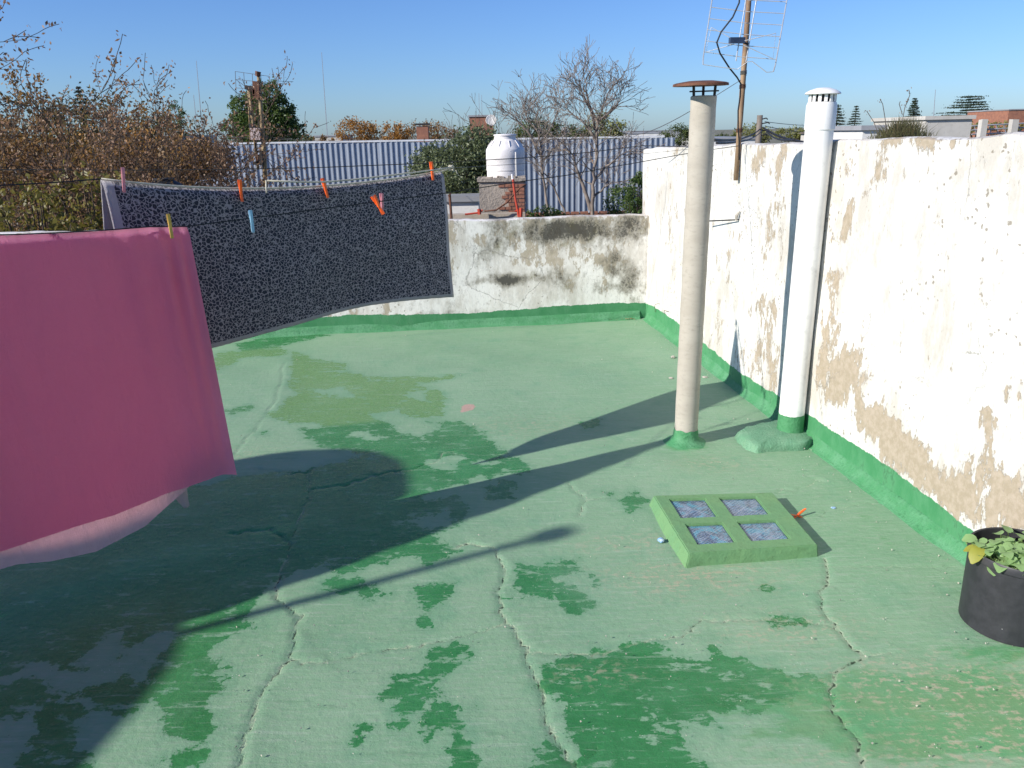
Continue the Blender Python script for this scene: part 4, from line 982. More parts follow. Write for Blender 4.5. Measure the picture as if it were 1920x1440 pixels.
def clumpy(label, base, blobs_, n, lsize, mat, seed, cat='bush', name='bush', trunk=True, group=None, clump=.18, bark=None, asp=.5):
    """Crown of leaf clumps inside ellipsoids; blobs_ = (x, y, z, rx, ry, rz) relative to the base."""
    rnd = random.Random(seed); rs = np.random.RandomState(seed); root = thing(name, label, cat, base, 0, group)
    vol = np.array([b[3] * b[4] * b[5] for b in blobs_]); vol = vol / vol.sum(); pts = []; mb = MB()
    for b, v in zip(blobs_, vol):
        m = max(6, int(n * v)); ncl = max(5, int(m / 26)); d = rs.normal(size=(ncl, 3)); d /= np.linalg.norm(d, axis=1)[:, None]; rad = rs.uniform(.45, 1.02, ncl)[:, None] ** .6
        cen = d * rad * np.array(b[3:6]) + np.array(b[0:3]); k = rs.randint(0, ncl, m); pts.append(cen[k] + rs.normal(0, clump * min(b[3:6]), (m, 3)))
        if trunk:
            for i in range(0, ncl, max(1, ncl // 14)):
                c_ = Vector(cen[i]); mid = Vector((b[0] * .6, b[1] * .6, c_.z * .55)); mb.tube([Vector((b[0] * .2, b[1] * .2, 0)), mid, c_], [.035 * b[3] + .01, .02 * b[3] + .006, .005], 5, cap=False)
    if trunk: mb.build('trunk', bark or BARKD, root, True)
    leaves('crown', np.concatenate(pts), lsize, mat, root, rnd, .01, asp); return root
def at(px, py, fw, z=None): p = P(px, py, fw); return Vector((p.x, p.y, p.z if z is None else z))
L_BRN = leaf_mat('brown_dry_leaves', (.15, .085, .035), (.34, .20, .07), .35); L_RED = leaf_mat('reddish_seed_clusters', (.20, .105, .06), (.33, .20, .11), .3)
L_YG = leaf_mat('yellow_green_leaves', (.12, .11, .03), (.24, .20, .04), .35); L_OLV = leaf_mat('grey_green_leaves', (.085, .115, .05), (.19, .22, .11), .3)
L_DKG = leaf_mat('deep_green_leaves', (.03, .065, .018), (.13, .19, .045), .35); L_MIDG = leaf_mat('mid_green_leaves', (.05, .08, .02), (.13, .16, .045), .3)
L_ORG = leaf_mat('orange_autumn_leaves', (.28, .13, .03), (.42, .22, .05), .3); L_PAL = leaf_mat('pale_yellow_green_leaves', (.16, .18, .05), (.26, .25, .07), .3)
L_PINE = leaf_mat('dark_conifer_needles', (.018, .035, .018), (.045, .07, .032), .1); L_GRS = leaf_mat('dry_grass_blades', (.17, .13, .07), (.20, .21, .09), .3)

L_OLVB = leaf_mat('olive_brown_leaves', (.09, .075, .03), (.22, .17, .06), .3)
# left thicket behind the parapet
specs = [
 (20, 12, 5.5, 11, 'tall reddish-leaved tree at the far left edge rising above the others', L_RED, 6500, -.05),
 (150, 13, 4.7, 12, 'twiggy half-bare tree above the pink towel in front of the small pine', L_RED, 5200, .0),
 (245, 13.5, 4.7, 13, 'twiggy tree spreading to the right over the left end of the patterned towel', L_RED, 5200, .18),
 (95, 11, 3.7, 14, 'lower brown tree between the two left twiggy trees', L_BRN, 3800, .0),
 (322, 17, 3.9, 15, 'dense brown-leaved tree against the left end of the corrugated fence', L_BRN, 5200, .0),
 (372, 21, 3.3, 17, 'small brown tree touching the corrugated fence', L_BRN, 3200, -.05),
 (195, 11.5, 3.6, 16, 'thin-stemmed brown tree right above the end of the pink towel', L_BRN, 3600, .0),
]
for i, (px, fw, h, sd, lb, lmt, nl, ln) in enumerate(specs):
    b = at(px, 400, fw, GZ + (.7 if fw < 15 else 0.5))
    branchy(lb, b, h, sd, 5, lmt, int(nl * 1.5), .060 if fw < 15 else .075, 3, (ln, 0, 0), .055, .50, 3, BARKD, name='autumn_tree', group='autumn trees behind the parapet', jit=.045, zlo=1.2, droop=.8, up=.02, minr=.0045)
for (px, py, fw, rx, rz, lb, mt_, n) in [(60, 405, 9.5, .7, .35, 'yellow-green shrub low behind the pink towel at the left', L_YG, 700), (165, 395, 10, .5, .5, 'yellowish shrub low above the right end of the pink towel', L_YG, 700),
      (330, 300, 15.5, 1.1, .35, 'golden brown bush over the left half of the patterned towel', L_BRN, 3000), (20, 330, 14.5, 1.3, .8, 'large brown thicket at the left picture edge', L_BRN, 3600), (150, 330, 15, 1.4, .75, 'brown undergrowth between the left tree stems', L_BRN, 3600), (260, 310, 16.5, 1.2, .8, 'brown undergrowth left of the fence', L_ORG, 2600)]:
    c = at(px, py, fw); clumpy(lb, (c.x, c.y, GZ + .4), [(0, 0, c.z - GZ - .4, rx, rx * .7, rz)], n, .085, mt_, int(px + fw * 3), name='shrub', clump=.22)
# pale field wall seen through the thicket
HOUSEW = simple('pale_house_render', (.50, .48, .44), (.40, .38, .34), .8, .85, .3, .01); ROOFG = simple('grey_metal_roof', (.30, .31, .33), (.22, .22, .23), .6, .6, .3, .01)
BRICKM = simple('far_brick', (.30, .135, .085), (.22, .10, .07), 3, .9, .5, .01); WHITEW = simple('white_render', (.68, .67, .65), (.56, .55, .53), 1.2, .8, .4, .01)
WINM = simple('dark_window_glass', (.03, .035, .04), rough=.2)
def house(label, px0, px1, pyt, fw, depth, mat, roof=None, pitch=0., wins=2, name='house', cat='building', base=GZ):
    a, b = P(px0, pyt, fw), P(px1, pyt, fw); z = (a.z + b.z) / 2; wdt = b.x - a.x; cx = (a.x + b.x) / 2
    root = thing(name, label, cat, (cx, fw + depth / 2, base)); h = z - base
    MB().box((0, 0, h / 2), (wdt, depth, h)).build('wall', mat, root)
    rm = MB()
    if pitch: rm.add([(-wdt / 2 - .2, -depth / 2 - .2, h + .01), (wdt / 2 + .2, -depth / 2 - .2, h + .01), (wdt / 2 + .2, depth / 2 + .2, h + .01), (-wdt / 2 - .2, depth / 2 + .2, h + .01), (-wdt / 2 - .2, 0, h + pitch), (wdt / 2 + .2, 0, h + pitch)], [(0, 1, 5, 4), (2, 3, 4, 5), (1, 2, 5), (3, 0, 4), (0, 3, 2, 1)])
    else: rm.box((0, 0, h + .062), (wdt + .16, depth + .16, .12))
    rm.build('roof', roof or ROOFG, root)
    for i in range(wins):
        x = -wdt / 2 + wdt * (i + .5) / max(1, wins); MB().box((x, -depth / 2 - .012, h - 1.5 if h > 3 else h * .5), (min(1.1, wdt * .3), .03, 1.0)).build('window', WINM, root)
    return root
house('long pale wall glimpsed through the left thicket', -300, 385, 372, 22, 6, HOUSEW, wins=4)
for (px, py, fw, rx, rz, lb, mt_, n) in [(20, 262, 18, 1.2, 1.45, 'tall brown leafy crown at the far left picture edge behind the twigs', L_BRN, 3800), (130, 250, 18.5, 1.6, .75, 'rounded thin brown crown around the small dark pine', L_OLVB, 3000), (235, 245, 19.5, 1.3, .65, 'rounded thin brown crown right of the small dark pine', L_BRN, 2200), (60, 300, 18, 2.4, 1.3, 'broad olive-brown tree mass far left behind the twiggy trees', L_OLVB, 9000), (250, 300, 19, 2.0, .9, 'broad brownish tree mass behind the left thicket, right half', L_OLVB, 7000)]:
    c = at(px, py, fw); clumpy(lb, (c.x, c.y, GZ), [(0, 0, c.z - GZ, rx, rx * .5, rz), (rx * .4, .2, c.z - GZ + .3, rx * .5, rx * .4, rz * .8), (0, 0, c.z - GZ - rz, rx, rx * .5, rz)], n, .09, mt_, int(px + 7), 'tree', 'thicket_tree', clump=.14)
house('greyish low building behind the small pine on the left', -200, 330, 262, 70, 10, ROOFG, wins=4)
# corrugated fence
FY = 25.; fl, fr = P(396, 272, FY), P(1243, 258, FY); ft = (fl.z + fr.z) / 2
fen = thing('corrugated_fence', 'long bluish corrugated metal wall across the middle distance', 'fence', (fl.x, FY, 0))
FM = NT('galvanised_sheet'); co = FM.coord(); n_ = FM.noise(1.2, 6, .65, FM.coord('Object', (1, 1, .5)))
c_ = FM.mix(FM.step(n_, .35, .65), (.30, .345, .42), (.38, .42, .48)); c_ = FM.mix(FM.math('MULTIPLY', FM.step(FM.noise(9, 6, .7, FM.coord('Object', (2, 1, .3))), .55, .75), .4), c_, (.27, .27, .27))
FM.set(c_, .45, FM.bump(FM.noise(3, 3, .5, co), .02, .3), .5, .25); FM = FM.m
prof = []; pitch = .165; nr = 6
for k in range(nr): x = k * pitch; prof += [(x, 0), (x + .085, 0), (x + .1, -.038), (x + .135, -.038), (x + .15, 0)]
prof.append((nr * pitch + .02, -.004))
V = []; F_ = []
for (x, y) in prof: V += [(x, y, -2.2), (x, y, 0)]
for k in range(len(prof) - 1): F_.append((2 * k, 2 * k + 2, 2 * k + 3, 2 * k + 1))
m_ = len(V); V += [(v[0], v[1] + .004, v[2]) for v in V]; F_ += [tuple(i + m_ for i in f[::-1]) for f in F_]
sme = bpy.data.meshes.new('corrugated_sheet'); sme.from_pydata(V, [], F_); sme.update(); sme.materials.append(FM)
wd = nr * pitch; N = int(round((fr.x - fl.x) / wd))
for k in range(N):
    o = bpy.data.objects.new('corrugated_sheet', sme); C.objects.link(o); o.parent = fen; o.location = (k * wd, R.uniform(-.006, .006), fl.z + (fr.z - fl.z) * (k + .5) / N + R.uniform(-.012, .012)); o.scale = ((fr.x - fl.x) / N / wd, 1, 1)
for k in range(0, N + 1, 3): MB().box((k * wd, .10, ft - 2.4), (.08, .08, 4.7)).build('post', ROOFG, fen)
M_ = Matrix.Rotation(-atan((fr.z - fl.z) / (fr.x - fl.x)), 3, 'Y'); MB().box(((fr.x - fl.x) / 2, .03, ft + .035), (fr.x - fl.x + .1, .12, .05), M_).build('top_rail', simple('white_rail', (.62, .64, .68)), fen)
MB().box(((fr.x - fl.x) + .03, 3, ft - 2.6), (.06, 6, 5.0)).build('side_panel', ROOFG, fen)
bb_ = P(1070, 400, 23.5)
lw = thing('low_brick_wall', 'low reddish brick wall at the foot of the corrugated fence', 'wall', (bb_.x, 23.5, GZ)); zt = P(1060, 397, 23.5).z - GZ
MB().box((0, .06, zt / 2 - .05), (3.2, .18, zt)).build('wall_core', simple('grey_mortar', (.25, .22, .19)), lw)
brm = bpy.data.meshes.new('brick'); tmp = MB().box((0, 0, 0), (.225, .10, .062)); brm.from_pydata(tmp.V, [], tmp.F); brm.materials.append(BRICKM)
for r_ in range(4):
    for k in range(12):
        o = bpy.data.objects.new('brick', brm); C.objects.link(o); o.parent = lw; o.location = (-1.5 + k * .27 + (.13 if r_ % 2 else 0), -.045 + R.uniform(-.012, .012), zt - .03 - r_ * .078); o.rotation_euler = (0, R.uniform(-.03, .03), R.uniform(-.04, .04))
# olive bush, bare tree, low shrubs
c = at(868, 330, 19, 0); bz = GZ
clumpy('large dense grey-green bush left of the white water tank', (c.x, c.y, bz), [(0, 0, 3.95, 1.15, .8, .8), (.35, 0, 4.5, .62, .6, .55), (-.72, 0, 4.1, .55, .5, .55), (.65, .1, 4.0, .6, .5, .8), (-.1, 0, 3.1, 1.15, .8, .7)], 30000, .085, L_OLV, 5, clump=.15, asp=.45)
def limbed(label, fw, limbs, seed, bark, twig=.55, r0=.055, lev=2, leafn=0, name='bare_tree'):
    rnd = random.Random(seed); b0 = P(*limbs[0][0], fw); base = Vector((b0.x, b0.y, GZ)); root = thing(name, label, 'tree', base); mb = MB(); tips = []
    for li, L in enumerate(limbs):
        pts = [P(x, y, fw + .25 * mnoise.noise(Vector((x * .03, y * .02, li)))) - base for x, y in L]
        if li == 0: pts = [Vector((pts[0].x, pts[0].y, 0))] + pts
        fine = []
        for k in range(len(pts) - 1):
            for q in range(4): fine.append(pts[k].lerp(pts[k + 1], q / 4) + Vector((rnd.gauss(0, .015), rnd.gauss(0, .03), rnd.gauss(0, .012))))
        fine.append(pts[-1]); n = len(fine); rs_ = [max(.008, r0 * (1 if li < 2 else .62) * (1 - .85 * k / n)) for k in range(n)]
        mb.tube(fine, rs_, 6, cap=False)
        for k in range(max(2, n // 3), n):
            for q in range(2 if k > n * .5 else 1):
                t_ = (fine[k] - fine[k - 1]).normalized(); a = rnd.uniform(0, 2 * pi); ax_ = Matrix.Rotation(a, 3, t_) @ t_.orthogonal().normalized()
                nd = (t_ * .55 + ax_ * .8 + Vector((0, 0, .25))).normalized()
                grow(mb, rnd, fine[k], nd, twig * rnd.uniform(.6, 1.15), rs_[k] * .5, lev, tips, .5, 4, .05, 3, .0055, 3)
    mb.build('trunk', bark, root, True)
    if leafn: leaves('crown', [tuple(rnd.choice(tips)[0]) for _ in range(leafn)], .06, L_RED, root, rnd, .03)
    return root
GBARK = simple('pale_grey_bark', (.24, .20, .17), (.14, .115, .10), 5, .9)
limbed('tall leafless grey tree in front of the right half of the corrugated fence', 21.5, [
    [(1110, 408), (1112, 360), (1116, 310), (1118, 262), (1122, 228), (1132, 192), (1146, 165)],
    [(1108, 395), (1092, 345), (1078, 300), (1052, 262)], [(1118, 262), (1096, 232), (1068, 208), (1052, 186)], [(1119, 250), (1108, 210), (1090, 172), (1086, 150)],
    [(1122, 230), (1102, 190), (1094, 160)], [(1124, 226), (1152, 205), (1166, 182)], [(1114, 340), (1136, 312), (1162, 292), (1184, 280)], [(1112, 370), (1132, 352), (1150, 340)]], 41, GBARK, .50, .060, 2, 260)
limbed('leafless grey tree with fanning limbs just right of the white water tank', 22.3, [
    [(1032, 404), (1022, 360), (1016, 310), (1012, 265), (1008, 230), (1004, 205)], [(1014, 290), (996, 256), (972, 228), (958, 214)], [(1013, 268), (1036, 235), (1046, 205)], [(1060, 402), (1044, 362), (1026, 330), (1006, 300), (990, 282)],
    [(1016, 300), (1040, 278), (1062, 262)], [(1012, 250), (988, 224), (982, 204)]], 57, GBARK, .42, .045, 2, 60)
for (px, py, fw, rx, rz, lb, mt_, n) in [(1172, 385, 20.5, .50, .50, 'dark green shrub at the foot of the white wall corner', L_DKG, 2600), (1196, 368, 20, .28, .6, 'upright green shrub touching the end of the white wall', L_DKG, 1800), (1022, 400, 21, .5, .2, 'low dark weeds under the bare tree', L_DKG, 900)]:
    c = at(px, py, fw); clumpy(lb, (c.x, c.y, GZ), [(0, 0, c.z - GZ, rx, rx * .7, rz)], n, .07, mt_, px, name='shrub')
# trees beyond the fence
c = at(492, 215, 46, GZ)
zc_ = P(492, 215, 46).z - GZ
clumpy('big round dark green tree rising beyond the corrugated fence', c, [(0, 0, zc_ - .6, 1.7, 1.4, 1.1), (.35, 0, zc_ + .95, .95, .9, .75), (-1.5, 0, zc_ - .7, .8, .7, .55), (1.6, 0, zc_ - .8, .85, .7, .5), (1.0, 0, zc_ + .35, .85, .8, .55), (-1.0, 0, zc_ + .45, .8, .7, .6), (-.5, 0, zc_ + .9, .6, .6, .5), (1.3, -.2, zc_ - .15, .7, .7, .4), (-1.3, -.2, zc_ - .05, .6, .6, .4)], 19000, .15, L_DKG, 77, 'tree', 'green_tree', clump=.15)
far = [(668, 247, 55, 1.5, .8, 'small orange autumn tree beyond the fence', L_ORG, 2600, .15), (740, 252, 60, 1.2, .8, 'tawny tree behind the small brick chimney, left side', L_ORG, 1800, .15), (800, 250, 62, 2.3, .75, 'wide tawny bare-looking tree behind the small brick chimney', L_BRN, 3000, .15), (1003, 243, 45, 1.2, .55, 'green treetop behind the leafless trees, left one', L_MIDG, 2200, .13),
       (1128, 242, 45, 1.15, .75, 'yellow-green treetop behind the leafless trees, right one', L_PAL, 2600, .13), (1060, 250, 45, 1.2, .4, 'low green treetop between the leafless trees', L_MIDG, 1500, .13), (1268, 254, 40, .75, .45, 'round dark green shrub left of the grey flue pipe', L_MIDG, 2000, .10), (1362, 258, 55, .8, .3, 'small green treetop right of the grey flue pipe', L_MIDG, 800, .12),
       (1408, 252, 55, 1.25, .6, 'yellow-green treetop beside the wooden utility pole', L_PAL, 2600, .13), (1485, 252, 70, 1.7, .55, 'yellow-green treetop left of the white plastic pipe', L_PAL, 2400, .16), (1590, 262, 60, 1.2, .3, 'low greenery right of the white plastic pipe', L_MIDG, 900, .12), (600, 262, 70, 1.5, .35, 'low dark shrubs at the horizon left of the orange tree', L_BRN, 800, .15),
       (1832, 238, 90, 5.5, .5, 'light green treetops under the wide cedar', L_PAL, 2400, .22), (330, 226, 60, .7, 1.5, 'narrow dark cypress-like tree behind the left thicket', L_DKG, 1800, .13), (560, 262, 50, .8, .4, 'low green shrub at the right foot of the big green tree', L_DKG, 900, .12)]
for (px, py, fw, rx, rz, lb, mt_, n, ls) in far:
    c = at(px, py, fw); clumpy(lb, (c.x, c.y, GZ), [(0, 0, c.z - GZ, rx, rx * .6, rz), (rx * .5, 0, c.z - GZ - rz * .2, rx * .6, rx * .5, rz * .8)], n, ls, mt_, int(px * 3 + fw), 'tree', 'far_tree', clump=.2, group='treetops along the horizon')
branchy('thin orange-twigged tree beyond the fence', at(690, 250, 54, GZ), 4.6, 31, 3, L_ORG, 500, .14, 3, None, .08, .5, 3, BARK, name='far_bare_tree', minr=.012)
branchy('thin twigged tree near the brick building', at(950, 240, 50, GZ), 6.2, 33, 4, None, 0, .14, 3, None, .10, .36, 3, BARK, name='far_bare_tree', minr=.012)
def conifer(label, px, pyt, pyb, fw, wpx, mat, seed, layered=True, nl=12, droop=-.12, name='conifer', flat=False):
    rnd = random.Random(seed); top = P(px, pyt, fw); bot = P(px, pyb, fw); base = Vector((top.x, top.y, GZ)); root = thing(name, label, 'tree', base)
    H = top.z - GZ; hb = bot.z - GZ; wr = wpx / FPX * fw / 2; mb = MB().tube([(0, 0, 0), (0, 0, H)], [.12, .02], 6); pts = []
    for i in range(nl):
        f_ = (i + .5) / nl; z = hb + (H - hb) * (1 - f_) ; rad = wr * (f_ ** .8 if not flat else min(1, .35 + f_ * .9) * rnd.uniform(.75, 1))
        for k in range(9 if not flat else 12):
            a = rnd.uniform(0, 2 * pi); rr = rad * rnd.uniform(.75, 1.08); tip = Vector((cos(a) * rr, sin(a) * rr, z + (droop * rr if not flat else rnd.uniform(-.05, .12)) + rnd.uniform(-.03, .03)))
            mb.tube([(0, 0, z), tip], [.03, .008], 4, cap=False)
            m = int((26 if not flat else 60) * (.4 + f_)); 
            for j in range(m):
                g_ = rnd.random() ** .7; q = Vector((0, 0, z)).lerp(tip, g_); pts.append((q.x + rnd.gauss(0, .09 * wr), q.y + rnd.gauss(0, .09 * wr), q.z + rnd.gauss(0, .012 * (H - hb)) + .02))
    mb.build('trunk', BARKD, root); leaves('crown', pts, .035 * wr + .09, mat, root, rnd, .01, .45); return root
conifer('layered dark pine right behind the white plastic pipe', 1572, 196, 262, 60, 52, L_PINE, 3)
conifer('small symmetrical tiered pine right of the white plastic pipe', 1606, 198, 238, 75, 30, L_PINE, 4, nl=9)
conifer('dark pointed pine behind the dry grass clump on the wall', 1716, 184, 232, 60, 36, L_PINE, 5, nl=12)
conifer('wide flat-layered cedar on the horizon at the right', 1817, 180, 224, 110, 104, L_PINE, 6, nl=9, flat=True, name='cedar_tree')
conifer('small dark pine poking out of the left thicket', 146, 162, 230, 40, 44, L_PINE, 7, nl=10)
# buildings and odd things beyond
house('far white flat-roofed warehouse left of the grey flue pipe', 1168, 1262, 250, 120, 20, WHITEW, wins=0)
house('far grey warehouse roof on the horizon left of the flue pipe', 1185, 1330, 245, 170, 20, ROOFG, wins=0)
house('far pale low building right of the grey flue pipe', 1330, 1420, 262, 45, 8, WHITEW, wins=2)
house('grey-roofed house behind the wall right of the white pipe', 1590, 1670, 250, 50, 8, HOUSEW, simple('brown_grey_tiles', (.17, .14, .12)), pitch=.45, wins=1)
house('small white hut with dark opening behind the wall top', 1618, 1655, 244, 22, 2, WHITEW, wins=1)
house('white rendered box room behind the dry grass clump', 1737, 1823, 224, 28, 4, HOUSEW, HOUSEW, wins=0)
house('reddish brick tower block at the right picture edge', 1892, 1975, 206, 90, 8, BRICKM, wins=0)
house('brick building with a dish above the grey-green bush', 880, 924, 219, 60, 4, BRICKM, wins=0)
house('low white buildings on the horizon left of the orange tree', 590, 640, 256, 80, 6, HOUSEW, wins=0)
house('low white roof strip beside the rusty post', 838, 897, 378, 17.5, .6, WHITEW, wins=0)
ch = P(792, 233, 45); cz = P(792, 266, 45).z
cs = thing('brick_chimney', 'small brick chimney with a flat dark lid above the fence', 'chimney', (ch.x, 45, GZ))
MB().box((0, 0, (ch.z - GZ) / 2 - .05), (.62, .5, ch.z - GZ - .1)).build('stack', BRICKM, cs); MB().box((0, 0, ch.z - GZ), (.78, .66, .09)).build('lid', BLACKI, cs)
dsh = P(921, 226, 58); dd_ = thing('satellite_dish', 'tiny white satellite dish on the brick building', 'satellite dish', dsh)
MB().lathe([(0, 0), (.2, .03), (.38, .10), (.36, .115), (.2, .05), (0, .02)], n=16, tilt=Matrix.Rotation(radians(75), 3, 'X') @ Matrix.Identity(3)).build('dish', WHITEW, dd_); MB().tube([(0, .02, 0), (0, .15, -.5)], .03, 6).build('bracket', BLACKI, dd_)
# water tanks
TANKM = simple('white_tank_plastic', (.74, .71, .70), (.66, .63, .62), 2.5, .5, .2, .004)
def tank(label, px, pyt, pyb, wpx, fw, mat, detail=True, name='water_tank'):
    t_, b_ = P(px, pyt, fw), P(px, pyb, fw); H = t_.z - b_.z; r = wpx / FPX * fw / 2 * .98
    root = thing(name, label, 'water tank', b_, radians(-20))
    pr_ = [(0, 0), (r * .96, 0), (r * .98, .02 * H), (r * .97, .18 * H), (r, .2 * H), (r * .99, .42 * H), (r * 1.01, .44 * H), (r * .995, .64 * H), (r * .97, .68 * H), (r * .60, .87 * H), (r * .55, .89 * H), (r * .55, .96 * H), (r * .60, .965 * H), (r * .58, .99 * H), (r * .3, H), (0, H)]
    autosmooth(MB().lathe(pr_, n=36).build('tank_shell', mat, root), 28)
    if detail:
        for k in range(10):
            a = 2 * pi * k / 10 + .3; M = Matrix.Rotation(a, 3, 'Z'); v0 = M @ Vector((r * .99, 0, .62 * H)); v1 = M @ Vector((r * .66, 0, .86 * H)); MB().tube([v0, (v0 + v1) / 2 + M @ Vector((.012, 0, .012)), v1], .008, 5).build('shoulder_rib', mat, root)
        a = radians(-38); MB().tube([(cos(a) * r * 1.02, sin(a) * r * 1.02, .60 * H), (cos(a) * r * 1.03, sin(a) * r * 1.03, .06 * H)], .014, 6).build('overflow_pipe', WHITEW, root)
    return root
tank('white plastic water tank with ribbed shoulders on a brick pillar', 948.5, 251, 335, 71, 16, TANKM)
tank('small white water tank beside the brick chimney beyond the fence', 793, 246, 268, 15, 45, TANKM, False)
tank('black round water tank half hidden behind the patterned towel', 312, 334, 372, 64, 12, simple('black_tank_plastic', (.02, .022, .025), rough=.5), False)
tank('tiny white tank on a rooftop right of the bare tree', 1058, 238, 256, 12, 50, simple('grey_tank_plastic', (.25, .24, .23)), False)
# pillar with exposed brick
a_, b_ = P(897, 340, 15.6), P(987, 340, 15.6); pw_ = b_.x - a_.x; pz = a_.z
pil = thing('brick_pillar', 'square cement-rendered brick pillar under the white water tank', 'pillar', ((a_.x + b_.x) / 2, 15.6 + pw_ / 2, GZ)); ph = pz - GZ
CEMR = simple('rough_cement_render', (.36, .31, .26), (.25, .22, .19), 3, .95, 1.0, .02)
MB().box((0, 0, ph / 2), (pw_ * .97, pw_ * .97, ph), j=.01).build('core', CEMR, pil)
bm2 = MB()
for r_ in range(11):
    for k in range(4):
        if k == 0 and r_ < 9 and r_ % 3: continue
        bm2 = MB().box((0, 0, 0), (.20, .05, .055), j=.003)
        o = bm2.build('brick', BRICKM, pil); o.location = (-.02 + k * .125 + (.06 if r_ % 2 else 0), -pw_ * .485 - R.uniform(-.006, .01), ph - .09 - r_ * .07)
        if o.location.x > pw_ / 2 - .08: o.location.x = pw_ / 2 - .10
        o.scale.x = .55
MB().box((-.02, -.02, ph + .012), (pw_ * 1.02, pw_ * 1.02, .07), j=.012).build('top_slab', CEMR, pil)
for k in range(5): MB().box((-.42 + .2 * k + R.uniform(-.03, .03), -.4, ph + .06), (.14, .10, .05), j=.015).build('rubble', CEMR, pil)
a_, b_ = P(830, 402, 15.2), P(985, 402, 15.2)
pp = thing('neighbour_parapet', 'low beige rendered parapet in front of the brick pillar', 'wall', ((a_.x + b_.x) / 2, 15.2, GZ)); MB().box((0, 0, (a_.z - GZ) / 2), (b_.x - a_.x, .25, a_.z - GZ), j=.005).build('wall_face', simple('beige_render', (.42, .36, .29), (.33, .28, .22), 2.5, .95, .8, .01), pp)
REDP = simple('red_pipe_paint', (.50, .06, .03), (.36, .05, .03), 9, .5); F1 = 14.95
rpz = thing('red_water_pipe', 'red water pipe running down the front of the brick pillar', 'pipe', P(975, 410, F1))
o = MB().tube([P(962, 336, F1), P(966, 370, F1), P(974, 412, F1)], .022, 8).build('riser', REDP); adopt(o, rpz)
o = MB().tube([P(977, 390, F1), P(976, 415, F1)], [.035, .03], 8).build('valve_body', REDP); adopt(o, rpz)
o = MB().tube([P(965, 396, F1), P(978, 396, F1)], .02, 6).build('valve_handle', REDP); adopt(o, rpz)
o = MB().tube([P(960, 328, F1 + .5), P(961, 336, F1 + .1), P(963, 340, F1)], .02, 6).build('outlet', WHITEW); adopt(o, rpz)
rp2 = thing('red_branch_pipe', 'thin red pipe lying along the beige parapet', 'pipe', P(880, 400, F1)); o = MB().tube([P(872, 402, F1), P(897, 399, F1), P(905, 394, F1)], .018, 6).tube([P(898, 392, F1), P(899, 402, F1)], .035, 6).build('pipe_run', REDP); adopt(o, rp2)
bc = MB().tube([P(908, 396, F1), P(930, 394, F1), P(950, 380, F1), P(966, 362, F1), P(975, 352, F1), P(986, 346, F1)], .016, 6).build('bent_hose', RUST, None, True); tag(bc, 'dark bent hose curling across the brick pillar', 'hose')
tag(MB().tube([P(843, 365, 14.6), P(847, 416, 14.6), P(848, 450, 14.6)], .025, 6).tube([P(842, 364, 14.6), P(844, 366, 14.6)], .04, 6).build('rusty_post', RUST), 'thin rusty iron post right of the patterned towel', 'post')
# signal frame with boxes
PY = 17.; POLE = simple('yellowed_pole', (.36, .27, .14), (.20, .14, .08), 4, .8)
sg = thing('pole_frame', 'pair of leaning yellowish poles with rusty boxes in front of the green tree', 'pole', at(500, 360, PY))
o = MB().tube([P(484, 140, PY), P(488, 185, PY), P(494, 270, PY), P(502, 420, PY)], [.03, .04, .045, .05], 8).build('tall_pole', POLE, None, True); adopt(o, sg)
o = MB().tube([P(467, 168, PY), P(474, 230, PY), P(484, 318, PY)], .03, 8).tube([P(465, 168, PY), P(469, 262, PY)], .014, 6).build('short_pole', POLE, None, True); adopt(o, sg)
for (x0, y0, x1, y1, m_) in [(474, 153, 489, 184, RUST), (460, 161, 476, 168, BLACKI), (470, 240, 490, 262, simple('faded_pink_box', (.50, .40, .38))), (468, 207, 472, 216, BLACKI), (487, 283, 495, 310, BLACKI), (476, 303, 486, 309, BLACKI), (468, 232, 476, 240, BLACKI), (480, 290, 486, 305, RUST), (474, 168, 480, 180, RUST)]:
    a_, b_ = P(x0, y0, PY - .05), P(x1, y1, PY - .05); o = MB().box((a_ + b_) / 2, (b_.x - a_.x, .14, a_.z - b_.z), Matrix.Rotation(.06, 3, 'Y')).build('box', m_); adopt(o, sg)
o = MB().tube([P(483, 143, PY), P(484, 134, PY)], [.05, .06], 8).build('insulator_cap', RUST); adopt(o, sg)
am = MB(); e_ = [(441, 134), (505, 143)]
for f_ in (0, .25, .5, .75, 1): am.tube([P(441 + 64 * f_, 134 + 9 * f_, PY), P(443 + 62 * f_, (158 + 8 * f_ if f_ else 176), PY)], .006, 4)
for dy in (0, 15): am.tube([P(441, 134 + dy, PY), P(505, 143 + dy * .8, PY)], .006, 4)
am.tube([P(443, 165, PY), P(470, 166, PY)], .006, 4).tube([P(442, 149, PY), P(460, 162, PY)], .006, 4)
o = am.build('wire_grid', WIREG); adopt(o, sg)
for (py, x0, x1) in [(258, 400, 560), (262, 420, 640), (252, 470, 540), (288, 400, 530), (299, 400, 530)]:
    pass
sw = MB()
for (x0, y0, x1, y1) in [(380, 262, 480, 253), (400, 256, 640, 266), (480, 256, 548, 260), (380, 286, 520, 285), (470, 292, 535, 293)]: sw.tube([P(x0, y0, PY), P(x1, y1, PY)], .004, 4)
o = sw.build('stay_wire', WIREG); adopt(o, sg)
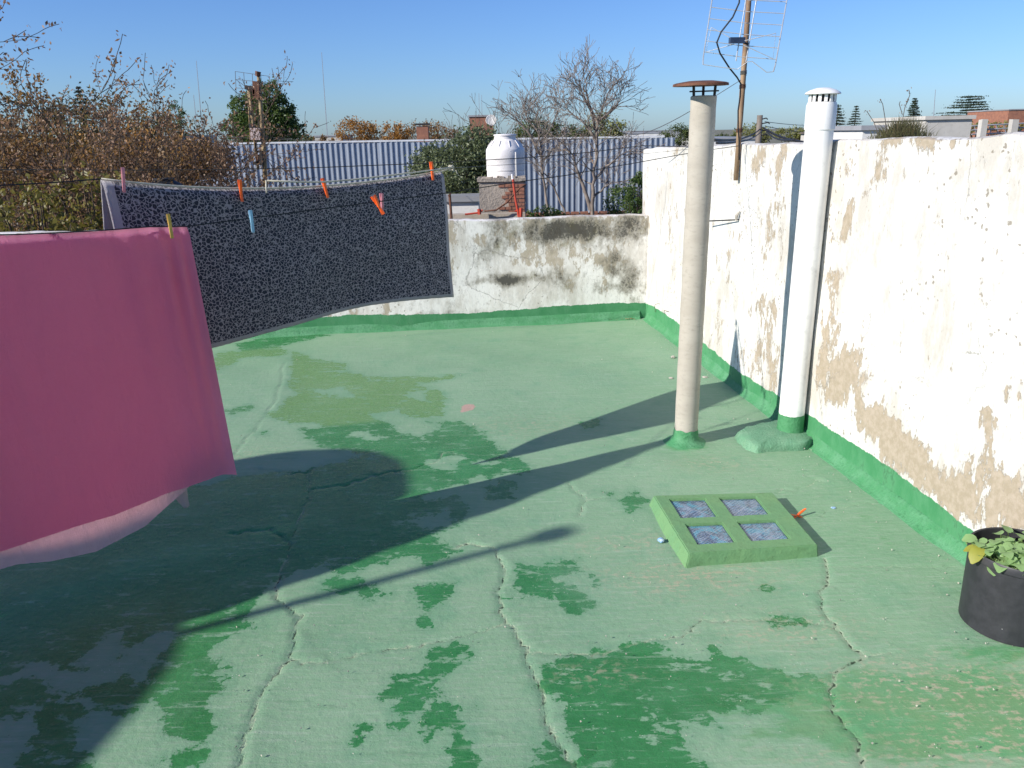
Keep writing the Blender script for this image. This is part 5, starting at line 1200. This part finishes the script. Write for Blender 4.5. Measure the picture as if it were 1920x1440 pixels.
# distant masts
for (px, y0, y1, fw, lb) in [(603, 98, 262, 180, 'tall very thin lattice radio mast in the sky beyond the fence'), (368, 114, 240, 200, 'faint thin radio mast above the left thicket'), (898, 175, 220, 120, 'left thin aerial over the brick building'), (903, 178, 220, 120, 'right thin aerial over the brick building'), (1754, 168, 232, 110, 'thin aerial pole left of the cedar'), (363, 178, 240, 190, 'shorter faint mast above the left thicket')]:
    a_, b_ = P(px, y0, fw), P(px + (y1 - y0) * .065 * (px < 700), y1, fw); b_.z = GZ
    tag(MB().tube([b_, b_.lerp(a_, .5), a_], [.0006 * fw, .0005 * fw, .0003 * fw], 4).build('radio_mast', simple('faded_grey_mast', (.30, .32, .36)) if px == 603 else bpy.data.materials['faded_grey_mast']), lb, 'mast')
# utility pole, wires and jumbled cables on the wall line
up_ = P(1425, 216, 30); u = thing('utility_pole', 'stubby grey utility pole with insulators right of the aerial mast', 'utility pole', (up_.x, up_.y, GZ))
MB().tube([(0, 0, 0), (0, 0, up_.z - GZ)], [.14, .10], 10).build('pole', simple('weathered_wood_pole', (.20, .17, .14), (.13, .11, .09), 5), u, True)
ins = MB()
for dz, dx in ((-.15, .2), (-.3, .28), (-.55, .3), (-.7, .22)): ins.tube([(0, -.05, up_.z - GZ + dz), (dx, -.08, up_.z - GZ + dz + .05), (dx + .06, -.08, up_.z - GZ + dz)], .022, 5)
ins.build('insulator_arm', BLACKI, u)
for (x0, y0, x1, y1, f0, f1_, lb, th) in [(1434, 228, 1560, 232, 30, 60, 'upper thin service wire from the utility pole to the right', .012), (1434, 236, 1560, 248, 30, 50, 'lower thin service wire from the utility pole to the right', .012), (1432, 240, 1530, 268, 30, 20, 'thick dark bundled cable sagging right of the utility pole', .035), (1340, 262, 1425, 242, 12, 30, 'dark cable sagging between the flue pipe and the utility pole', .02), (1344, 268, 1430, 243, 8, 30, 'second dark cable below the first, left of the utility pole', .014), (1436, 244, 1490, 262, 30, 14, 'dark frayed cable drooping to the wall top', .02)]:
    tag(MB().tube(sagline(P(x0, y0, f0), P(x1, y1, f1_), .12, 16), th, 5).build('service_wire', WIREB), lb, 'cable')
# shallow shed roof left of white pipe
# dry grass clump growing on the wall top
def on_top(px, d=.10): a, z = on_right(px, 262); p = WA + WD * a + WN * (WOFF + d); return Vector((p.x, p.y, rtop(a)))
gc = thing('grass_clump', 'dry grass clump growing behind the wall top in front of the pointed pine', 'plant', P(1692, 262, 9)); gb = MB(); rg = random.Random(9)
for k in range(900):
    b_ = P(rg.gauss(1692, 24), 264, 9 + rg.uniform(-.15, .15)); L_ = rg.uniform(.10, .30) * math.exp(-((b_.x - P(1692, 262, 9).x) / .35) ** 2); a = rg.gauss(0, .45); d_ = Vector((sin(a), rg.gauss(0, .3), cos(a))); t_ = b_ + d_ * L_; m_ = b_ + d_ * L_ * .55 + Vector((0, 0, .01)); s_2 = Vector((.003, 0, 0))
    gb.add([b_ - s_2, b_ + s_2, m_ + s_2, m_ - s_2, t_ + Vector((d_.x * .02, 0, -.01))], [(0, 1, 2, 3), (3, 2, 4)])
o = gb.build('grass_blades', L_GRS); o['kind'] = 'stuff'; adopt(o, gc)
tw = MB()
for (x0, pts_) in [(1690, [(1690, 255), (1692, 225), (1697, 200), (1704, 186)]), (1660, [(1662, 255), (1660, 225), (1655, 195), (1650, 186)]), (1645, [(1650, 258), (1638, 228), (1625, 208)]), (1700, [(1692, 215), (1686, 195), (1688, 190)]), (1, [(1697, 200), (1706, 178), (1704, 168)])]: tw.tube([P(x, y, 9) for x, y in pts_], .004, 4)
o = tw.build('dead_stalk', BARK); adopt(o, gc)
pts = [tuple(P(x + rg.gauss(0, 3), y + rg.gauss(0, 4), 9)) for x, y in [(1704, 186), (1697, 200), (1650, 190), (1626, 210), (1705, 172), (1690, 215)] * 7]
o = leaves('seed_head', pts, .02, L_RED, None, rg, .01); adopt(o, gc)
# broken white post and concrete posts at the right edge
for px, lb in [(1844, 'short concrete post with dark window bars beside it, left of the pair'), (1902, 'short concrete post at the right picture edge, right of the pair')]:
    a_ = P(px, 224, 18); tag(MB().box((a_.x, a_.y, (a_.z + GZ) / 2), (.13, .13, a_.z - GZ), j=.008).build('concrete_post', HOUSEW), lb, 'post')
rl_ = thing('railing', 'grey metal railing strung between the concrete posts at the right edge', 'railing', P(1870, 240, 18.2))
for y_ in (233, 241, 249): o = MB().tube([P(1822, y_ + 3, 18.2), P(1960, y_ - 4, 18.2)], .016, 5).build('rail', simple('grey_rail', (.28, .30, .34)) if y_ == 233 else bpy.data.materials['grey_rail']); adopt(o, rl_)
for x_ in range(1826, 1950, 14): o = MB().tube([P(x_, 235, 18.2), P(x_ + 5, 252, 18.2)], .010, 4).build('rail_bar', bpy.data.materials['grey_rail']); adopt(o, rl_)
# rooftop slab behind the wall line at right (grey coping seen over the wall)
a_, b_ = P(1565, 262, 10), P(1625, 262, 10); tag(MB().box(((a_.x + b_.x) / 2, 10, a_.z - .03), (b_.x - a_.x, .6, .05)).build('coping_slab', WHITEW), 'thin pale roof edge just above the wall right of the white pipe', 'roof edge')
